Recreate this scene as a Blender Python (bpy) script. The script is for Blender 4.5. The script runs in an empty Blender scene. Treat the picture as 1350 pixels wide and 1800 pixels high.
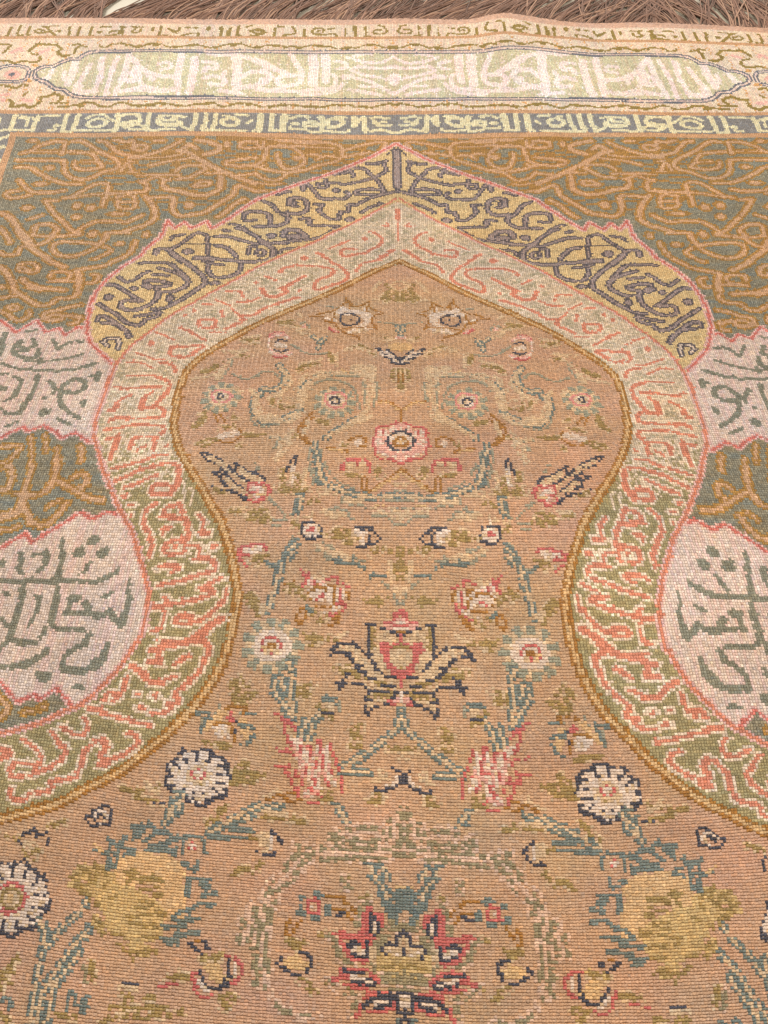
import bpy, math
import numpy as np

# ------------------------------------------------------------------ camera, world, lights, exposure
MM = 0.0007                       # one drawing unit in metres (a knot is 3.2 units)
scene = bpy.context.scene
CAM_X, CAM_PITCH, CAM_YAW, CAM_ROLL, LENS_PX = 28.66879, math.radians(52), -0.0092690, 0.0125781, 1720.0
cam_data = bpy.data.cameras.new('camera')
cam = bpy.data.objects.new('camera', cam_data)
scene.collection.objects.link(cam)
scene.camera = cam
cam_data.sensor_fit = 'VERTICAL'
cam_data.sensor_height = 24.0
cam_data.lens = 24.0 * LENS_PX / 1800.0
cam_data.clip_start = 0.01
cam_data.clip_end = 50.0
from mathutils import Matrix, Vector
_f = Vector((0, math.cos(CAM_PITCH), -math.sin(CAM_PITCH)))
_r = Vector((1, 0, 0)); _u = _r.cross(_f)
_r2 = _r * math.cos(CAM_ROLL) + _u * math.sin(CAM_ROLL)
_u2 = _u * math.cos(CAM_ROLL) - _r * math.sin(CAM_ROLL)
_Rz = Matrix.Rotation(CAM_YAW, 3, 'Z')
_r2, _u2, _f = _Rz @ _r2, _Rz @ _u2, _Rz @ _f
_m = Matrix((( _r2.x, _u2.x, -_f.x), (_r2.y, _u2.y, -_f.y), (_r2.z, _u2.z, -_f.z))).to_4x4()
_m.translation = Vector((-CAM_X * MM, 0.0, 1006.0 * MM))
cam.matrix_world = _m

world = bpy.data.worlds.new('World'); scene.world = world
world.use_nodes = True
world.node_tree.nodes['Background'].inputs[0].default_value = (1.0, 0.96, 0.91, 1)
world.node_tree.nodes['Background'].inputs[1].default_value = 0.64

def area_light(name, loc, target, size, power, color):
    d = bpy.data.lights.new(name, 'AREA'); d.shape = 'RECTANGLE'; d.size, d.size_y = size
    d.energy = power; d.color = color
    o = bpy.data.objects.new(name, d); scene.collection.objects.link(o)
    o.location = loc
    o.rotation_euler = (Vector(target) - Vector(loc)).to_track_quat('-Z', 'Y').to_euler()
area_light('ceiling_lamp', (-0.9, 3.1, 1.9), (0.0, 0.7, 0.0), (1.0, 0.6), 62, (1.0, 0.96, 0.90))
area_light('ceiling_lamp', (1.6, -0.4, 2.4), (0.0, 0.9, 0.0), (0.9, 0.9), 47, (1.0, 0.94, 0.86))
scene.view_settings.view_transform = 'Standard'
scene.view_settings.look = 'None'
scene.view_settings.exposure = 0.0
scene.view_settings.gamma = 1.0
scene.view_settings.use_curve_mapping = False
scene.cycles.use_denoising = False
scene.cycles.max_bounces = 4

# ------------------------------------------------------------------ the weaver's drawing
# every stroke of the design in rug coordinates: u = distance from the centre line (left half; the
# rug is symmetric), v = distance along the rug towards the fringe.  kind style width  u,v u,v ...
DRAWING = """
P @white1 0 -671,1194 -624,1117 -608,1153 -574,1120 -550,1150 -530,1118 -512,1128 -498,1110 -481,1131 -468,1122 -465,1112 -455,1089 -436,1067 -410,1034 -411,1003 -410,972 -410,943 -408,920 -402,893 -411,893 -423,901 -433,908 -449,898 -458,908 -480,921 -499,911 -507,919 -522,909 -535,898 -578,885
P @white2 0 -521,723 -480,736 -453,758 -442,747 -389,788 -372,780 -356,789 -347,789 -337,787 -318,766 -303,743 -290,720 -277,691 -276,675 -276,644 -284,627 -294,606 -308,586 -320,572 -338,558 -361,577 -377,561 -383,566 -401,556 -428,577 -469,574
P @coral 0 -1,1546 -48,1491 -95,1444 -140,1394 -185,1354 -228,1309 -269,1257 -301,1218 -332,1182 -352,1154 -370,1124 -393,1086 -402,1063 -410,1034 -411,1003 -410,972 -410,943 -408,920 -405,900 -394,879 -375,844 -358,819 -338,791 -318,766 -303,743 -290,720 -277,691 -276,675 -276,644 -284,627 -294,606 -308,586 -320,572 -333,558 -346,551 -367,537 -391,526 -411,518 -448,505 -424,414 -424,414 -424,414 -389,427 -361,438 -332,451 -309,467 -289,480 -271,495 -253,513 -234,532 -216,557 -199,581 -185,609 -178,634 -174,661 -174,692 -180,712 -188,734 -199,756 -211,778 -227,800 -245,826 -265,851 -280,873 -293,901 -301,922 -304,951 -307,980 -305,1007 -300,1031 -282,1062 -253,1097 -215,1138 -175,1175 -133,1212 -90,1252 -47,1299 0,1342
P @yellow 0 0,1706 -48,1666 -98,1629 -147,1597 -195,1563 -242,1528 -283,1466 -310,1430 -322,1454 -344,1429 -357,1449 -372,1428 -387,1455 -393,1401 -416,1358 -419,1340 -446,1304 -464,1264 -474,1224 -476,1192 -474,1151 -465,1112 -455,1089 -436,1067 -410,1035 -410,1034 -402,1063 -393,1086 -370,1124 -352,1154 -332,1182 -301,1218 -269,1257 -228,1309 -185,1354 -140,1394 -95,1444 -48,1491 -1,1546
P @niche 0 0,1342 -47,1299 -90,1252 -133,1212 -175,1175 -215,1138 -253,1097 -282,1062 -300,1031 -305,1007 -307,980 -304,951 -301,922 -293,901 -280,873 -265,851 -245,826 -227,800 -211,778 -199,756 -188,734 -180,712 -174,692 -174,661 -178,634 -185,609 -199,581 -216,557 -234,532 -253,513 -271,495 -289,480 -309,467 -332,451 -361,438 -389,427 -424,414 -372,172 -497,160 -427,-75 4,-59
L edge 3.5 -671,1194 -624,1117 -608,1153 -574,1120 -550,1150 -530,1118 -512,1128 -498,1110 -481,1131 -468,1122
L edge 3.1 -402,893 -411,893 -423,901 -433,908 -449,898 -458,908 -480,921 -499,911 -507,919 -522,909 -535,898 -578,885
L edge 2.9 -521,723 -480,736 -453,758 -442,747 -389,788 -372,780 -356,789 -347,789 -337,787
L edge 2.6 -338,558 -361,577 -377,561 -383,566 -401,556 -428,577 -469,574
L sp 5.2 -679,1668 -663,1675 -653,1689 -637,1699 -620,1705 -604,1702 -604,1684 -605,1666
L sp 3.1 -661,1674 -615,1674
L sp 5.1 -682,1646 -645,1647 -603,1646 -596,1638 -589,1609 -578,1595 -556,1587 -534,1597 -518,1612 -502,1618 -494,1632 -506,1652 -535,1671 -557,1689 -576,1706 -591,1704
L sp 4.1 -578,1641 -572,1624 -554,1618 -532,1622 -523,1629 -533,1641 -542,1658 -554,1667 -594,1672
L sp 3.1 -563,1642 -540,1642
L sp 5 -680,1624 -657,1624 -635,1605 -611,1588 -583,1574 -554,1574
L sp 5 -669,1585 -657,1568 -640,1548 -628,1546 -600,1546 -582,1553
L sp 4.9 -638,1538 -655,1531 -674,1528 -682,1539 -678,1548 -662,1551
E spb 0 -637,1496 10,9
E spb 0 -551,1501 8,11
E spb 0 -526,1494 9,11
E spb 0 -547,1464 9,9
E spb 0 -627,1573 12,7
E spb 0 -621,1623 9,7
E spb 0 -666,1705 8,5
E spb 0 -509,1409 8,11
E spb 0 -476,1475 16,7
L sp 4.8 -626,1459 -606,1471
L sp 4.9 -579,1526 -565,1531 -550,1549 -533,1570 -517,1576 -504,1567 -504,1543 -507,1519 -506,1500
L sp 3.9 -564,1527 -542,1534 -512,1540 -467,1544
L sp 4.8 -610,1520 -599,1498 -581,1467 -563,1442 -550,1424 -539,1416 -529,1432 -515,1446 -496,1451 -455,1447
L sp 3.9 -610,1520 -589,1518
L sp 8.6 -678,1478 -662,1466 -643,1435 -627,1410 -612,1386 -606,1367
L sp 5.7 -610,1407 -610,1434 -600,1440 -582,1437 -572,1421 -576,1406
L sp 3.8 -610,1404 -585,1400 -553,1404 -531,1414
L sp 4.7 -671,1430 -657,1408 -646,1386
L sp 4.7 -450,1413 -482,1412 -486,1395 -492,1377 -501,1375
L sp 5.2 -542,1706 -529,1703 -518,1689 -500,1669 -481,1661
L sp 5.2 -512,1708 -495,1701 -486,1700
L sp 3.9 -484,1534 -458,1534 -450,1497 -478,1497 -484,1534
L sp 3.9 -477,1515 -455,1516
L sp 4 -499,1544 -476,1546 -467,1544
L sp 5.2 -481,1661 -458,1659 -438,1666 -414,1679 -394,1695 -388,1703
L sp 5.2 -485,1702 -476,1702 -472,1686 -462,1692 -450,1689 -452,1678 -466,1675 -477,1683
L sp 5.2 -437,1703 -420,1703
L sp 7.3 -359,1705 -334,1698 -316,1686 -322,1673 -342,1663
L sp 8.1 -391,1673 -375,1669 -356,1654 -332,1632 -305,1613 -279,1597 -245,1578
L sp 6.2 -381,1681 -371,1690 -358,1679
L sp 3.1 -480,1652 -437,1655 -415,1654 -384,1662
L sp 4.1 -438,1629 -410,1641 -383,1648 -356,1654
L sp 5.1 -384,1590 -364,1593 -346,1608 -336,1620 -344,1629 -368,1631 -381,1625 -390,1613
L sp 3 -457,1600 -409,1602 -382,1601
L sp 5 -354,1570 -340,1582 -326,1580 -329,1571 -352,1567
L sp 8 -406,1565 -398,1556 -376,1551 -350,1540 -325,1541 -308,1557 -306,1575 -308,1596
L sp 5 -406,1565 -409,1583 -399,1586
L sp 6 -450,1582 -438,1574 -438,1549 -467,1546
L sp 3 -446,1582 -422,1595 -404,1586
L sp 5.9 -427,1528 -399,1532 -385,1529 -384,1504 -380,1483 -366,1469 -347,1475 -328,1482 -313,1501 -298,1521 -284,1540 -280,1561 -272,1571 -243,1554
L sp 5.9 -313,1501 -298,1521 -284,1540
L sp 4.9 -304,1468 -288,1490 -277,1512 -263,1529
E spb 0 -356,1506 9,13
L sp 6.8 -437,1534 -425,1516 -414,1488 -411,1460 -424,1438 -444,1426 -460,1416
L sp 4.8 -465,1447 -455,1450 -440,1463 -433,1472
L sp 5.1 -248,1636 -270,1632 -290,1632 -302,1636 -301,1645 -281,1651 -249,1658
L sp 4.2 -280,1687 -278,1701 -252,1704
L sp 4.2 -280,1687 -259,1684 -251,1686
E spb 0 -304,1694 6,10
L sp 4 -247,1610 -265,1606 -278,1603
L sp 3 -335,1606 -297,1609
E spb 0 -419,1407 6,9
L sp 3.1 -479,1644 -469,1641
L sp 3 -475,1609 -458,1609
L sp 4.1 -488,1615 -480,1638 -469,1612
L sp 5.2 -250,1697 -241,1685 -237,1704
L sp 5.1 -248,1638 -237,1648 -233,1667 -228,1689 -194,1692 -174,1679 -166,1660 -169,1638 -185,1628 -200,1630 -211,1652 -212,1671
E spb 0 -177,1660 9,7
L sp 4.1 -218,1709 -188,1706 -160,1703 -127,1707 -102,1699 -98,1678 -103,1659 -126,1646 -142,1639 -159,1626 -190,1616 -228,1623 -248,1632
L sp 3.1 -184,1694 -146,1693 -113,1692
L sp 4.2 -100,1686 -59,1702 -30,1711 -17,1708 -23,1696
L sp 4.1 -94,1668 -50,1681
E spb 0 -62,1678 5,6
L sp 4 -247,1612 -234,1596 -208,1591 -190,1615 -168,1626
L sp 4.1 -158,1670 -143,1672 -136,1668
L sp 3.1 -143,1658 -128,1668 -111,1668
L sp 3 -245,1582 -217,1577 -204,1581
L sp 3 -244,1559 -225,1556
L sp 3.1 -137,1711 -194,1711 -233,1712
L sp 3.1 -233,1636 -248,1628
L sp 7.5 -643,1435 -624,1395 -606,1367 -586,1346 -560,1318 -539,1303
L sp 5.7 -671,1430 -657,1411 -643,1380
L sp 4.7 -654,1351 -642,1342 -624,1344 -622,1365 -606,1370 -584,1379 -575,1397 -553,1402 -530,1408
L sp 4.7 -450,1413 -486,1412 -488,1389 -497,1374
L sp 4.7 -568,1360 -568,1375 -550,1384 -504,1378 -496,1368 -512,1347 -532,1337 -555,1342 -567,1357
L sp 3.7 -496,1325 -482,1337 -472,1355 -484,1367
L sp 4.6 -515,1293 -496,1299 -474,1307 -458,1325 -441,1343
L sp 4.7 -441,1343 -436,1364 -434,1386
E spb 0 -460,1377 8,7
L sp 8.2 -515,1290 -509,1273 -504,1242
L sp 4.4 -504,1242 -502,1220 -512,1209 -532,1206 -538,1192 -558,1190 -573,1204 -586,1217 -604,1234
L sp 7.2 -602,1229 -613,1257 -632,1292 -644,1306
L sp 4.5 -554,1272 -554,1286 -533,1288 -522,1279 -528,1265 -552,1260
L sp 4.5 -552,1260 -509,1259
L sp 6.3 -599,1268 -587,1253 -563,1240 -525,1232
L sp 5.4 -584,1242 -561,1233
L sp 4.6 -612,1314 -592,1316 -581,1298 -585,1287 -608,1294 -613,1305
L sp 3.7 -607,1305 -592,1293
L sp 4.5 -488,1278 -480,1275 -481,1255 -491,1253
L sp 5.4 -630,1246 -624,1243
L sp 4.4 -622,1211 -611,1216 -597,1218
L sp 3.5 -603,1186 -595,1191 -585,1186 -592,1179 -603,1186
L sp 4.4 -598,1168 -589,1155 -575,1150 -566,1162 -568,1174
L sp 3.5 -520,1178 -504,1185 -490,1190
L sp 4.4 -486,1156 -507,1160 -529,1163 -539,1156 -542,1168 -520,1175
L sp 7 -541,1154 -525,1148 -515,1152
L sp 3.5 -498,1137 -489,1139 -486,1149 -493,1154
L sp 3.5 -614,1176 -603,1171
L sp2 3.9 -538,883 -530,884 -514,885 -501,886 -502,877 -508,867 -514,859 -529,857
L sp2 6.8 -515,815 -500,818 -497,828 -500,842 -507,852
L sp2 3.9 -492,901 -485,882 -480,866 -480,854
L sp2 7.5 -476,854 -475,836 -474,816 -473,801
L sp2 11.8 -472,798 -472,789 -480,783 -501,776
L sp2 6.6 -472,800 -459,784 -452,774
L sp2 5.9 -453,773 -441,771 -429,772 -421,781 -416,790 -412,799
L sp2 3.9 -473,904 -469,894 -464,876
L sp2 4.6 -450,882 -446,867
L sp2 8.4 -445,864 -441,848 -440,832 -444,819
L sp2 4.5 -443,818 -454,812 -472,811 -487,813
L sp2 6 -433,832 -421,826 -405,816 -387,807 -366,804
L sp2 5.3 -416,835 -406,842 -397,839 -395,827 -401,821
L sp2 5.4 -420,884 -414,873 -412,862
L sp2 3 -436,793 -430,800 -423,803
L sp2 3.6 -495,759 -476,762 -465,767
L sp2 3.1 -512,853 -515,847
L sp2 5.7 -424,558 -413,551 -411,544 -416,535
L sp2 3.2 -392,545 -380,548 -367,555
L ye 6.1 -3,1684 -2,1650 -1,1612 -1,1579
L yeo 2.1 -16,1675 -7,1687 -1,1691 6,1677
L ye 2 -52,1647 -34,1650 -19,1656
L ye 4 -72,1636 -55,1631 -48,1618 -38,1606 -31,1592 -24,1566 -31,1556
L ye 3 -23,1647 -19,1628 -31,1615 -42,1606 -72,1592 -92,1585 -117,1588 -122,1575 -124,1598
L ye 3 -108,1614 -91,1620 -80,1628 -78,1609
L ye 3 -131,1584 -139,1584 -135,1571 -126,1571
L ye 4 -162,1563 -161,1580 -152,1577 -142,1557 -132,1539 -110,1538 -92,1540 -84,1552 -88,1560
E yeb 0 -106,1565 5,5
L ye 4 -22,1569 -50,1573 -70,1566 -72,1556 -40,1556
L ye 3.9 4,1569 -31,1553 -55,1539 -70,1522 -84,1521 -84,1500 -96,1497 -100,1475 -112,1472 -123,1482 -133,1499 -128,1520 -142,1519
L ye 2.9 -62,1496 -49,1512 -29,1527
E yex 0 -81,1472 7,8
L ye 2 -206,1544 -199,1551 -184,1556
L ye 3.9 -228,1522 -213,1512 -199,1488 -188,1478 -185,1461 -199,1448 -236,1442
L ye 5.9 -184,1514 -185,1531 -174,1538 -157,1529 -154,1501 -167,1487 -185,1486
L ye 2.9 -171,1511 -178,1510 -175,1525
L ye 4.8 -240,1490 -223,1487 -216,1473 -215,1448
L ye 4.8 -164,1469 -150,1472 -147,1452 -129,1450 -104,1450
L ye 3.8 -90,1448 -104,1440 -121,1418 -142,1406 -172,1397 -198,1392 -221,1387 -230,1401
L ye 7.6 -190,1414 -186,1432 -168,1433 -155,1420 -156,1409 -181,1413
E yeb 0 -209,1415 6,4
L ye 3.9 -230,1524 -215,1513 -203,1495 -196,1483
L ye 3.8 -188,1490 -184,1465 -200,1445 -221,1442 -240,1441
L ye 4.8 -260,1467 -255,1486 -230,1489 -216,1479 -214,1448
L ye 1.9 -255,1458 -239,1462
L ye 2.9 -280,1447 -267,1443 -252,1430
L ye 3.8 -290,1427 -280,1423
L ye 4.7 -302,1405 -282,1406 -256,1395 -233,1385 -218,1391
L ye 6.5 -218,1388 -206,1372 -203,1354 -208,1335 -229,1328 -260,1328
L ye 5.5 -260,1328 -288,1331 -307,1336 -329,1335
L ye 3.8 -268,1435 -251,1425 -234,1409 -218,1392 -190,1388 -178,1396 -164,1406
L ye 2.8 -231,1359 -226,1368 -216,1359 -221,1347 -231,1352
L ye 2.8 -243,1352 -243,1374 -232,1377
E yeb 0 -211,1412 7,8
L ye 4.8 -191,1421 -186,1435 -165,1436
L ye 3.8 -180,1406 -174,1418 -164,1416
L ye 2.8 -192,1356 -187,1370 -163,1375
L ye 3.8 -371,1353 -369,1365 -358,1378 -344,1400 -332,1416 -318,1409 -313,1392 -310,1348
L yeo 1.9 -358,1378 -311,1379 -298,1377
L ye 5.6 -298,1375 -282,1371 -270,1356 -262,1341
E yeb 0 -343,1353 8,7
L ye 2.8 -315,1325 -301,1318 -282,1314
L ye 4.6 -253,1317 -254,1296 -265,1280 -289,1274 -301,1288 -305,1312
E yeb 0 -289,1257 7,5
L ye 5.4 -371,1350 -352,1326 -335,1311 -318,1290 -308,1273 -306,1252 -318,1235 -334,1210 -351,1190
L ye 4.5 -366,1313 -352,1296 -334,1269 -333,1252 -349,1232 -356,1227
L ye 2.8 -376,1393 -372,1402 -355,1409
L ye 5.6 -395,1346 -393,1361 -378,1362 -368,1350 -353,1332 -336,1314
L ye 2.8 -418,1316 -398,1319 -375,1319 -357,1307
L ye 4.5 -384,1301 -359,1289 -344,1278 -332,1258 -338,1242 -356,1230 -371,1229
L ye 3.6 -444,1272 -431,1259 -418,1263 -408,1280 -399,1290
L ye 2.7 -389,1280 -368,1278
L ye 4.5 -459,1249 -446,1248 -429,1232 -410,1210 -398,1199
L ye 10.8 -398,1248 -391,1243
L ye 5.4 -400,1260 -388,1263 -367,1257 -362,1249 -379,1243
L ye 5.3 -381,1237 -376,1229 -377,1207 -385,1190 -399,1177 -415,1175 -428,1183 -428,1196 -420,1203 -403,1199
E yex 0 -451,1212 7,8
E yex 0 -415,1239 5,5
E yex 0 -356,1209 5,8
L ye 4.4 -464,1192 -448,1178 -430,1162 -417,1146 -404,1137 -391,1135 -383,1149
L ye 5.2 -457,1145 -456,1158 -443,1153 -426,1137 -410,1120 -402,1105
L ye 4.3 -447,1140 -430,1137
L ye 3.5 -400,1158 -382,1163 -364,1170 -367,1158 -380,1151
L ye 3.6 -304,1258 -306,1250 -328,1218 -343,1198 -360,1182 -379,1177
L yew 4.3 -437,1092 -432,1100 -417,1099 -412,1076
L yew 3.4 -436,1090 -428,1082
E yeb 0 -343,1355 8,7
L ye 4.6 -330,1332 -298,1329
L pk 8.7 0,1507 0,1480
L pk 4.8 0,1480 0,1449 1,1405
L pk 4.9 -6,1532 7,1540
L pk 3.8 -24,1455 -14,1455 -19,1464
E pkb 0 -54,1411 6,8
L pk 5.6 -46,1436 -33,1424 -27,1405 -33,1386 -44,1377 -56,1361
L pk 6.5 -56,1364 -75,1357 -90,1353 -95,1369 -87,1378 -73,1376
L pk 7.4 -10,1374 -21,1361 -33,1346
L pk 4.6 -33,1342 -60,1328 -69,1304
L pk 7.4 -133,1361 -125,1355
L pk 5.5 -122,1349 -108,1331 -95,1319 -83,1295 -84,1277 -97,1264 -114,1252 -128,1242 -133,1254 -127,1275 -109,1288 -105,1306 -119,1315 -162,1317 -182,1309 -191,1296
E pkb 0 -152,1341 7,8
L pk 3.7 -113,1377 -103,1386 -81,1404
L pk 4.5 -148,1286 -162,1270 -173,1252 -188,1245
L pk 5.4 -183,1246 -178,1231 -184,1225
E pkb 0 -156,1239 4,5
L pk 5.3 -185,1200 -172,1208 -160,1218
L pk 5.5 -189,1293 -187,1305 -170,1315 -160,1316
L pk 4.5 -209,1280 -194,1269
E pkb 0 -224,1261 5,4
L pk 4.5 -267,1234 -248,1234 -240,1217
L pk 5.3 -251,1203 -230,1204 -217,1215
L pk 7.2 -214,1244 -208,1224 -192,1219 -177,1234 -182,1248
L pk 4.5 -175,1255 -158,1273
L pk 5.3 -212,1176 -193,1194 -174,1208 -155,1218
L pk 6.1 -210,1179 -221,1165 -237,1162 -237,1147 -249,1136 -259,1126
L pk 3.5 -256,1183 -246,1168 -238,1160
L pk 3.5 -282,1208 -260,1192
L pk 4.4 -301,1194 -285,1194
L pk 4.4 -270,1178 -268,1159
E pkb 0 -313,1176 4,6
E pkb 0 -325,1161 5,6
L pk 6.1 -300,1133 -303,1146 -296,1151 -279,1149 -278,1131 -292,1128
L pk 4.3 -329,1128 -312,1118 -296,1104 -285,1096
L pk 3.4 -281,1116 -261,1116
L pk 3.4 -335,1081 -321,1080 -285,1082
L pk 5.1 -334,1074 -327,1083
L pk 4.2 -302,1066 -287,1078
L pk 3.4 -323,1059 -306,1055
L pk 3.4 -363,1116 -349,1109 -335,1097
E pkb 0 -364,1088 5,8
L pk 5.9 -335,1065 -334,1080 -321,1080
L pk 3.4 -321,1080 -288,1085
L pk 3.4 -331,1058 -310,1054 -294,1069
L pk 3.4 -383,1066 -367,1057 -351,1050 -341,1050
L pk 3.3 -392,1044 -374,1043 -354,1031
L pk 5 -343,1043 -328,1039 -320,1030 -318,1021
L pk 3.3 -385,1014 -365,1015 -346,1014
L pk 4.9 -345,1012 -326,1002 -322,988 -323,975
L pk 4.9 -399,992 -392,992
L pk 3.3 -390,987 -373,988 -354,991 -333,990
L pk 5.7 -351,974 -352,963 -352,951
L pk 3.3 -353,970 -342,983
L pk 6.5 -324,977 -330,962 -333,954 -352,950
L pk 4.8 -331,955 -320,948 -318,938
L pk 4 -372,975 -382,968 -388,959
L pk 6.4 -396,946 -388,948 -387,957
L pk 5.6 -390,928 -381,932 -366,931
L pk 3.2 -366,932 -342,932 -316,934
L pk 3.2 -392,913 -372,916 -354,920 -314,918
L pk 5.5 -315,918 -313,908 -319,897
L pk 3.9 -386,897 -373,900
L pk 6.2 -371,900 -372,886 -373,874
L pk 5.5 -346,898 -352,890 -350,882
L pk 3.9 -347,899 -326,899 -319,889 -316,879
L pk 3.1 -330,885 -339,879
E pkb 0 -302,884 3,3
L pk 5.4 -372,903 -371,883 -373,865
L pk 5.5 -353,893 -349,881
L pk 4.7 -321,894 -318,882
E pkb 0 -302,884 2,3
L pk 3.8 -366,851 -345,858 -327,863 -312,870 -299,870
L pk 4.6 -357,833 -341,842 -328,849 -312,853
L pk 3.1 -312,853 -298,857 -284,856
L pk 6.8 -280,851 -276,837 -276,825 -281,815
L pk 4.5 -279,815 -300,814 -306,819 -303,827 -291,827 -283,824
L pk 4.5 -342,825 -326,829
L pk 3 -326,830 -305,842
E pkb 0 -339,812 5,3
E pkb 0 -325,800 5,3
E pkb 0 -323,787 2,3
L pk 4.4 -296,801 -305,793 -307,782 -303,771 -296,763 -291,754 -286,743
L pk 4.4 -284,790 -281,796 -266,801 -260,790 -259,784
L pk 5.9 -285,785 -261,783
L pk 4.4 -256,784 -249,773 -244,760 -246,754
L pk 4.4 -271,770 -279,769 -278,763
L pk 3.6 -243,758 -257,756 -267,752 -268,744
L pk 3.7 -239,788 -232,780 -231,769
L pk 5.8 -231,764 -222,762
E pkb 0 -212,748 5,3
L pkw 1.5 -266,829 -262,804
L pkw 1.5 -255,822 -252,816 -252,801
L pk 5 -291,757 -286,746 -285,735
L pk 3.6 -267,752 -259,755 -245,754 -246,769 -250,776
L pk 3.6 -270,753 -268,739 -246,740 -247,748
E pkb 0 -258,747 4,1
L pk 3.6 -241,749 -231,749 -227,742 -228,734
L pk 4.2 -232,733 -227,733 -216,735 -206,727 -206,721 -217,717 -227,714 -237,709
L pk 3.5 -237,709 -252,705 -269,701
E pkb 0 -212,747 5,3
L pk 2.8 -274,720 -263,725 -246,724
L pk 2.8 -246,723 -257,716
L pk 3.5 -196,713 -206,708 -216,702 -222,700
L pk 3.5 -217,698 -204,699
L pk 3.4 -258,689 -254,686
L pk 5.5 -266,677 -253,679
L pk 4.1 -253,679 -232,684 -216,689 -208,693 -202,695
L pk 4.1 -189,699 -189,689 -195,681 -202,672 -209,666
L pk 4.1 -209,666 -221,661 -236,659 -239,664 -233,668 -222,667
L pk 3.4 -254,672 -252,660 -254,652 -265,650
L pk 6.1 -187,668 -198,660 -207,652 -215,647
L pk 4.7 -187,668 -198,660
L pk 9.4 -200,659 -208,650 -213,643
L pk 4 -254,640 -241,638 -222,641
L pk 4 -262,629 -240,634 -220,639
L pk 5.3 -213,642 -200,639 -197,631 -200,620
L pk 3.9 -201,618 -204,608 -213,597 -222,589 -227,583
L pk 4.5 -227,583 -221,575 -234,571
L pk 3.8 -230,570 -229,565 -240,560 -248,559
L pk 7.3 -253,629 -251,623 -250,616
L pk 5.9 -260,615 -248,615
L pk 4.6 -217,625 -224,621 -231,615
L pk 5.9 -279,609 -269,606 -264,601
L pk 4.6 -263,600 -256,593 -241,593
L pk 2.6 -238,598 -228,602
L pk 3.2 -283,597 -283,586 -286,577 -292,572
E pkb 0 -267,579 4,3
E pkb 0 -248,578 5,3
E pkb 0 -260,564 5,3
L pk 3.9 -284,590 -285,579
L pk 5.8 -304,571 -297,578 -286,577 -294,571
L pk 5.7 -318,559 -309,558 -300,556
L pk 3.2 -300,555 -278,551 -260,547 -246,546
L pk 3.8 -345,534 -337,532 -330,528 -318,530 -316,539 -322,547
L pk 4.3 -270,535 -262,534 -258,525 -268,514 -278,508 -291,502
L pk 6.2 -297,497 -288,499 -296,509 -291,519 -297,526
L pk 3.7 -297,526 -306,523 -313,512
L pk 4.9 -314,511 -315,498 -319,481
L pk 3 -320,481 -327,477 -342,472
L pk 5 -343,516 -336,510 -337,497
L pk 3.1 -337,497 -346,491
L pk 3.1 -354,528 -346,521 -340,513
L pk 3.7 -385,515 -375,511 -364,504 -359,496 -362,483
L pk 3.1 -345,489 -355,484 -364,478
L pk 4.9 -388,489 -392,482 -388,474
L pk 3.7 -390,489 -368,490 -363,487 -365,478 -386,474
L pk 5.6 -407,501 -396,499 -399,495 -404,492
L pk 3.6 -329,477 -343,473 -344,462 -364,457 -366,451 -380,449 -385,455 -385,461
L wp 7.7 -590,1118 -587,1090 -585,1065
L wp 4.3 -558,1122 -544,1124
L wp 5.9 -562,1099 -568,1085 -565,1069 -551,1060 -529,1057 -530,1077
L wp 5.1 -546,1103 -537,1086 -551,1080 -562,1085
L wp 4.2 -562,1074 -545,1073
L wp 4.3 -514,1099 -501,1078 -492,1089 -479,1095 -469,1092
L wp 3.4 -542,1051 -511,1049 -481,1055 -462,1064
L wp 5.9 -521,1046 -520,1053
L wp 4.2 -577,1046 -551,1034 -522,1030 -491,1027 -467,1029
L wp 5.8 -467,1029 -452,1036 -439,1042
L wp 4.1 -549,1017 -537,1008 -536,994
L wp 5.7 -536,998 -538,976
L wp 4 -538,975 -550,967
L wp 5.7 -515,1017 -514,995 -515,972
L wp 7.2 -516,971 -518,956 -522,943
L wp 4 -524,942 -537,942 -552,951
L wp 4.9 -496,1005 -487,995 -485,981
L wp 5.7 -478,987 -471,1000 -459,1009 -445,1003 -442,990 -452,981 -469,983 -476,979
L wp 6.5 -475,981 -469,962 -457,950
L wp 4.8 -457,950 -444,939 -433,934
L wp 6.6 -429,1021 -428,1007
L wp 2.5 -440,1015 -430,1019
E wpb 0 -434,960 4,6
E wpb 0 -487,944 7,6
E wpb 0 -494,972 2,2
L wp 4 -464,932 -444,922
L wp 3.2 -533,918 -518,928
L wp 4.1 -573,1022 -562,1022
L wp 7.4 -565,994 -556,992
L wp 5 -451,732 -446,720
L wp 5.6 -448,713 -442,708
L wp 2.1 -434,732 -420,734
L wp 6.4 -417,734 -416,723
L wp 3.5 -415,719 -421,712
L wp 3.6 -402,753 -400,740 -397,737
L wp 5 -397,737 -396,723 -395,716
L wp 6.3 -395,716 -394,709
E wpb 0 -362,753 7,5
E wpb 0 -376,737 7,6
E wpb 0 -345,738 7,5
L wp 4.2 -358,725 -361,718 -365,711
L wp 2.1 -471,696 -448,697
L wp 4.9 -448,696 -409,700 -366,702 -342,703
L wp 4.2 -342,705 -330,710 -320,717
L wp 6.8 -435,688 -432,675 -431,658 -431,639 -432,625
L wp 4 -433,624 -443,610
L wp 3.4 -438,640 -450,649
L wp 5.4 -429,627 -417,624 -400,626
L wp 4.1 -414,681 -407,680 -408,666
L wp 3.4 -408,666 -412,645
L wp 6.9 -389,691 -388,675 -388,656
L wp 4.1 -387,653 -392,645 -394,632
L wp 3.4 -388,652 -375,644 -359,646 -345,644
L wp 5.5 -371,682 -361,682
L wp 4.1 -369,680 -371,669 -371,663 -348,665
L wp 7.5 -351,675 -345,670
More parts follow.
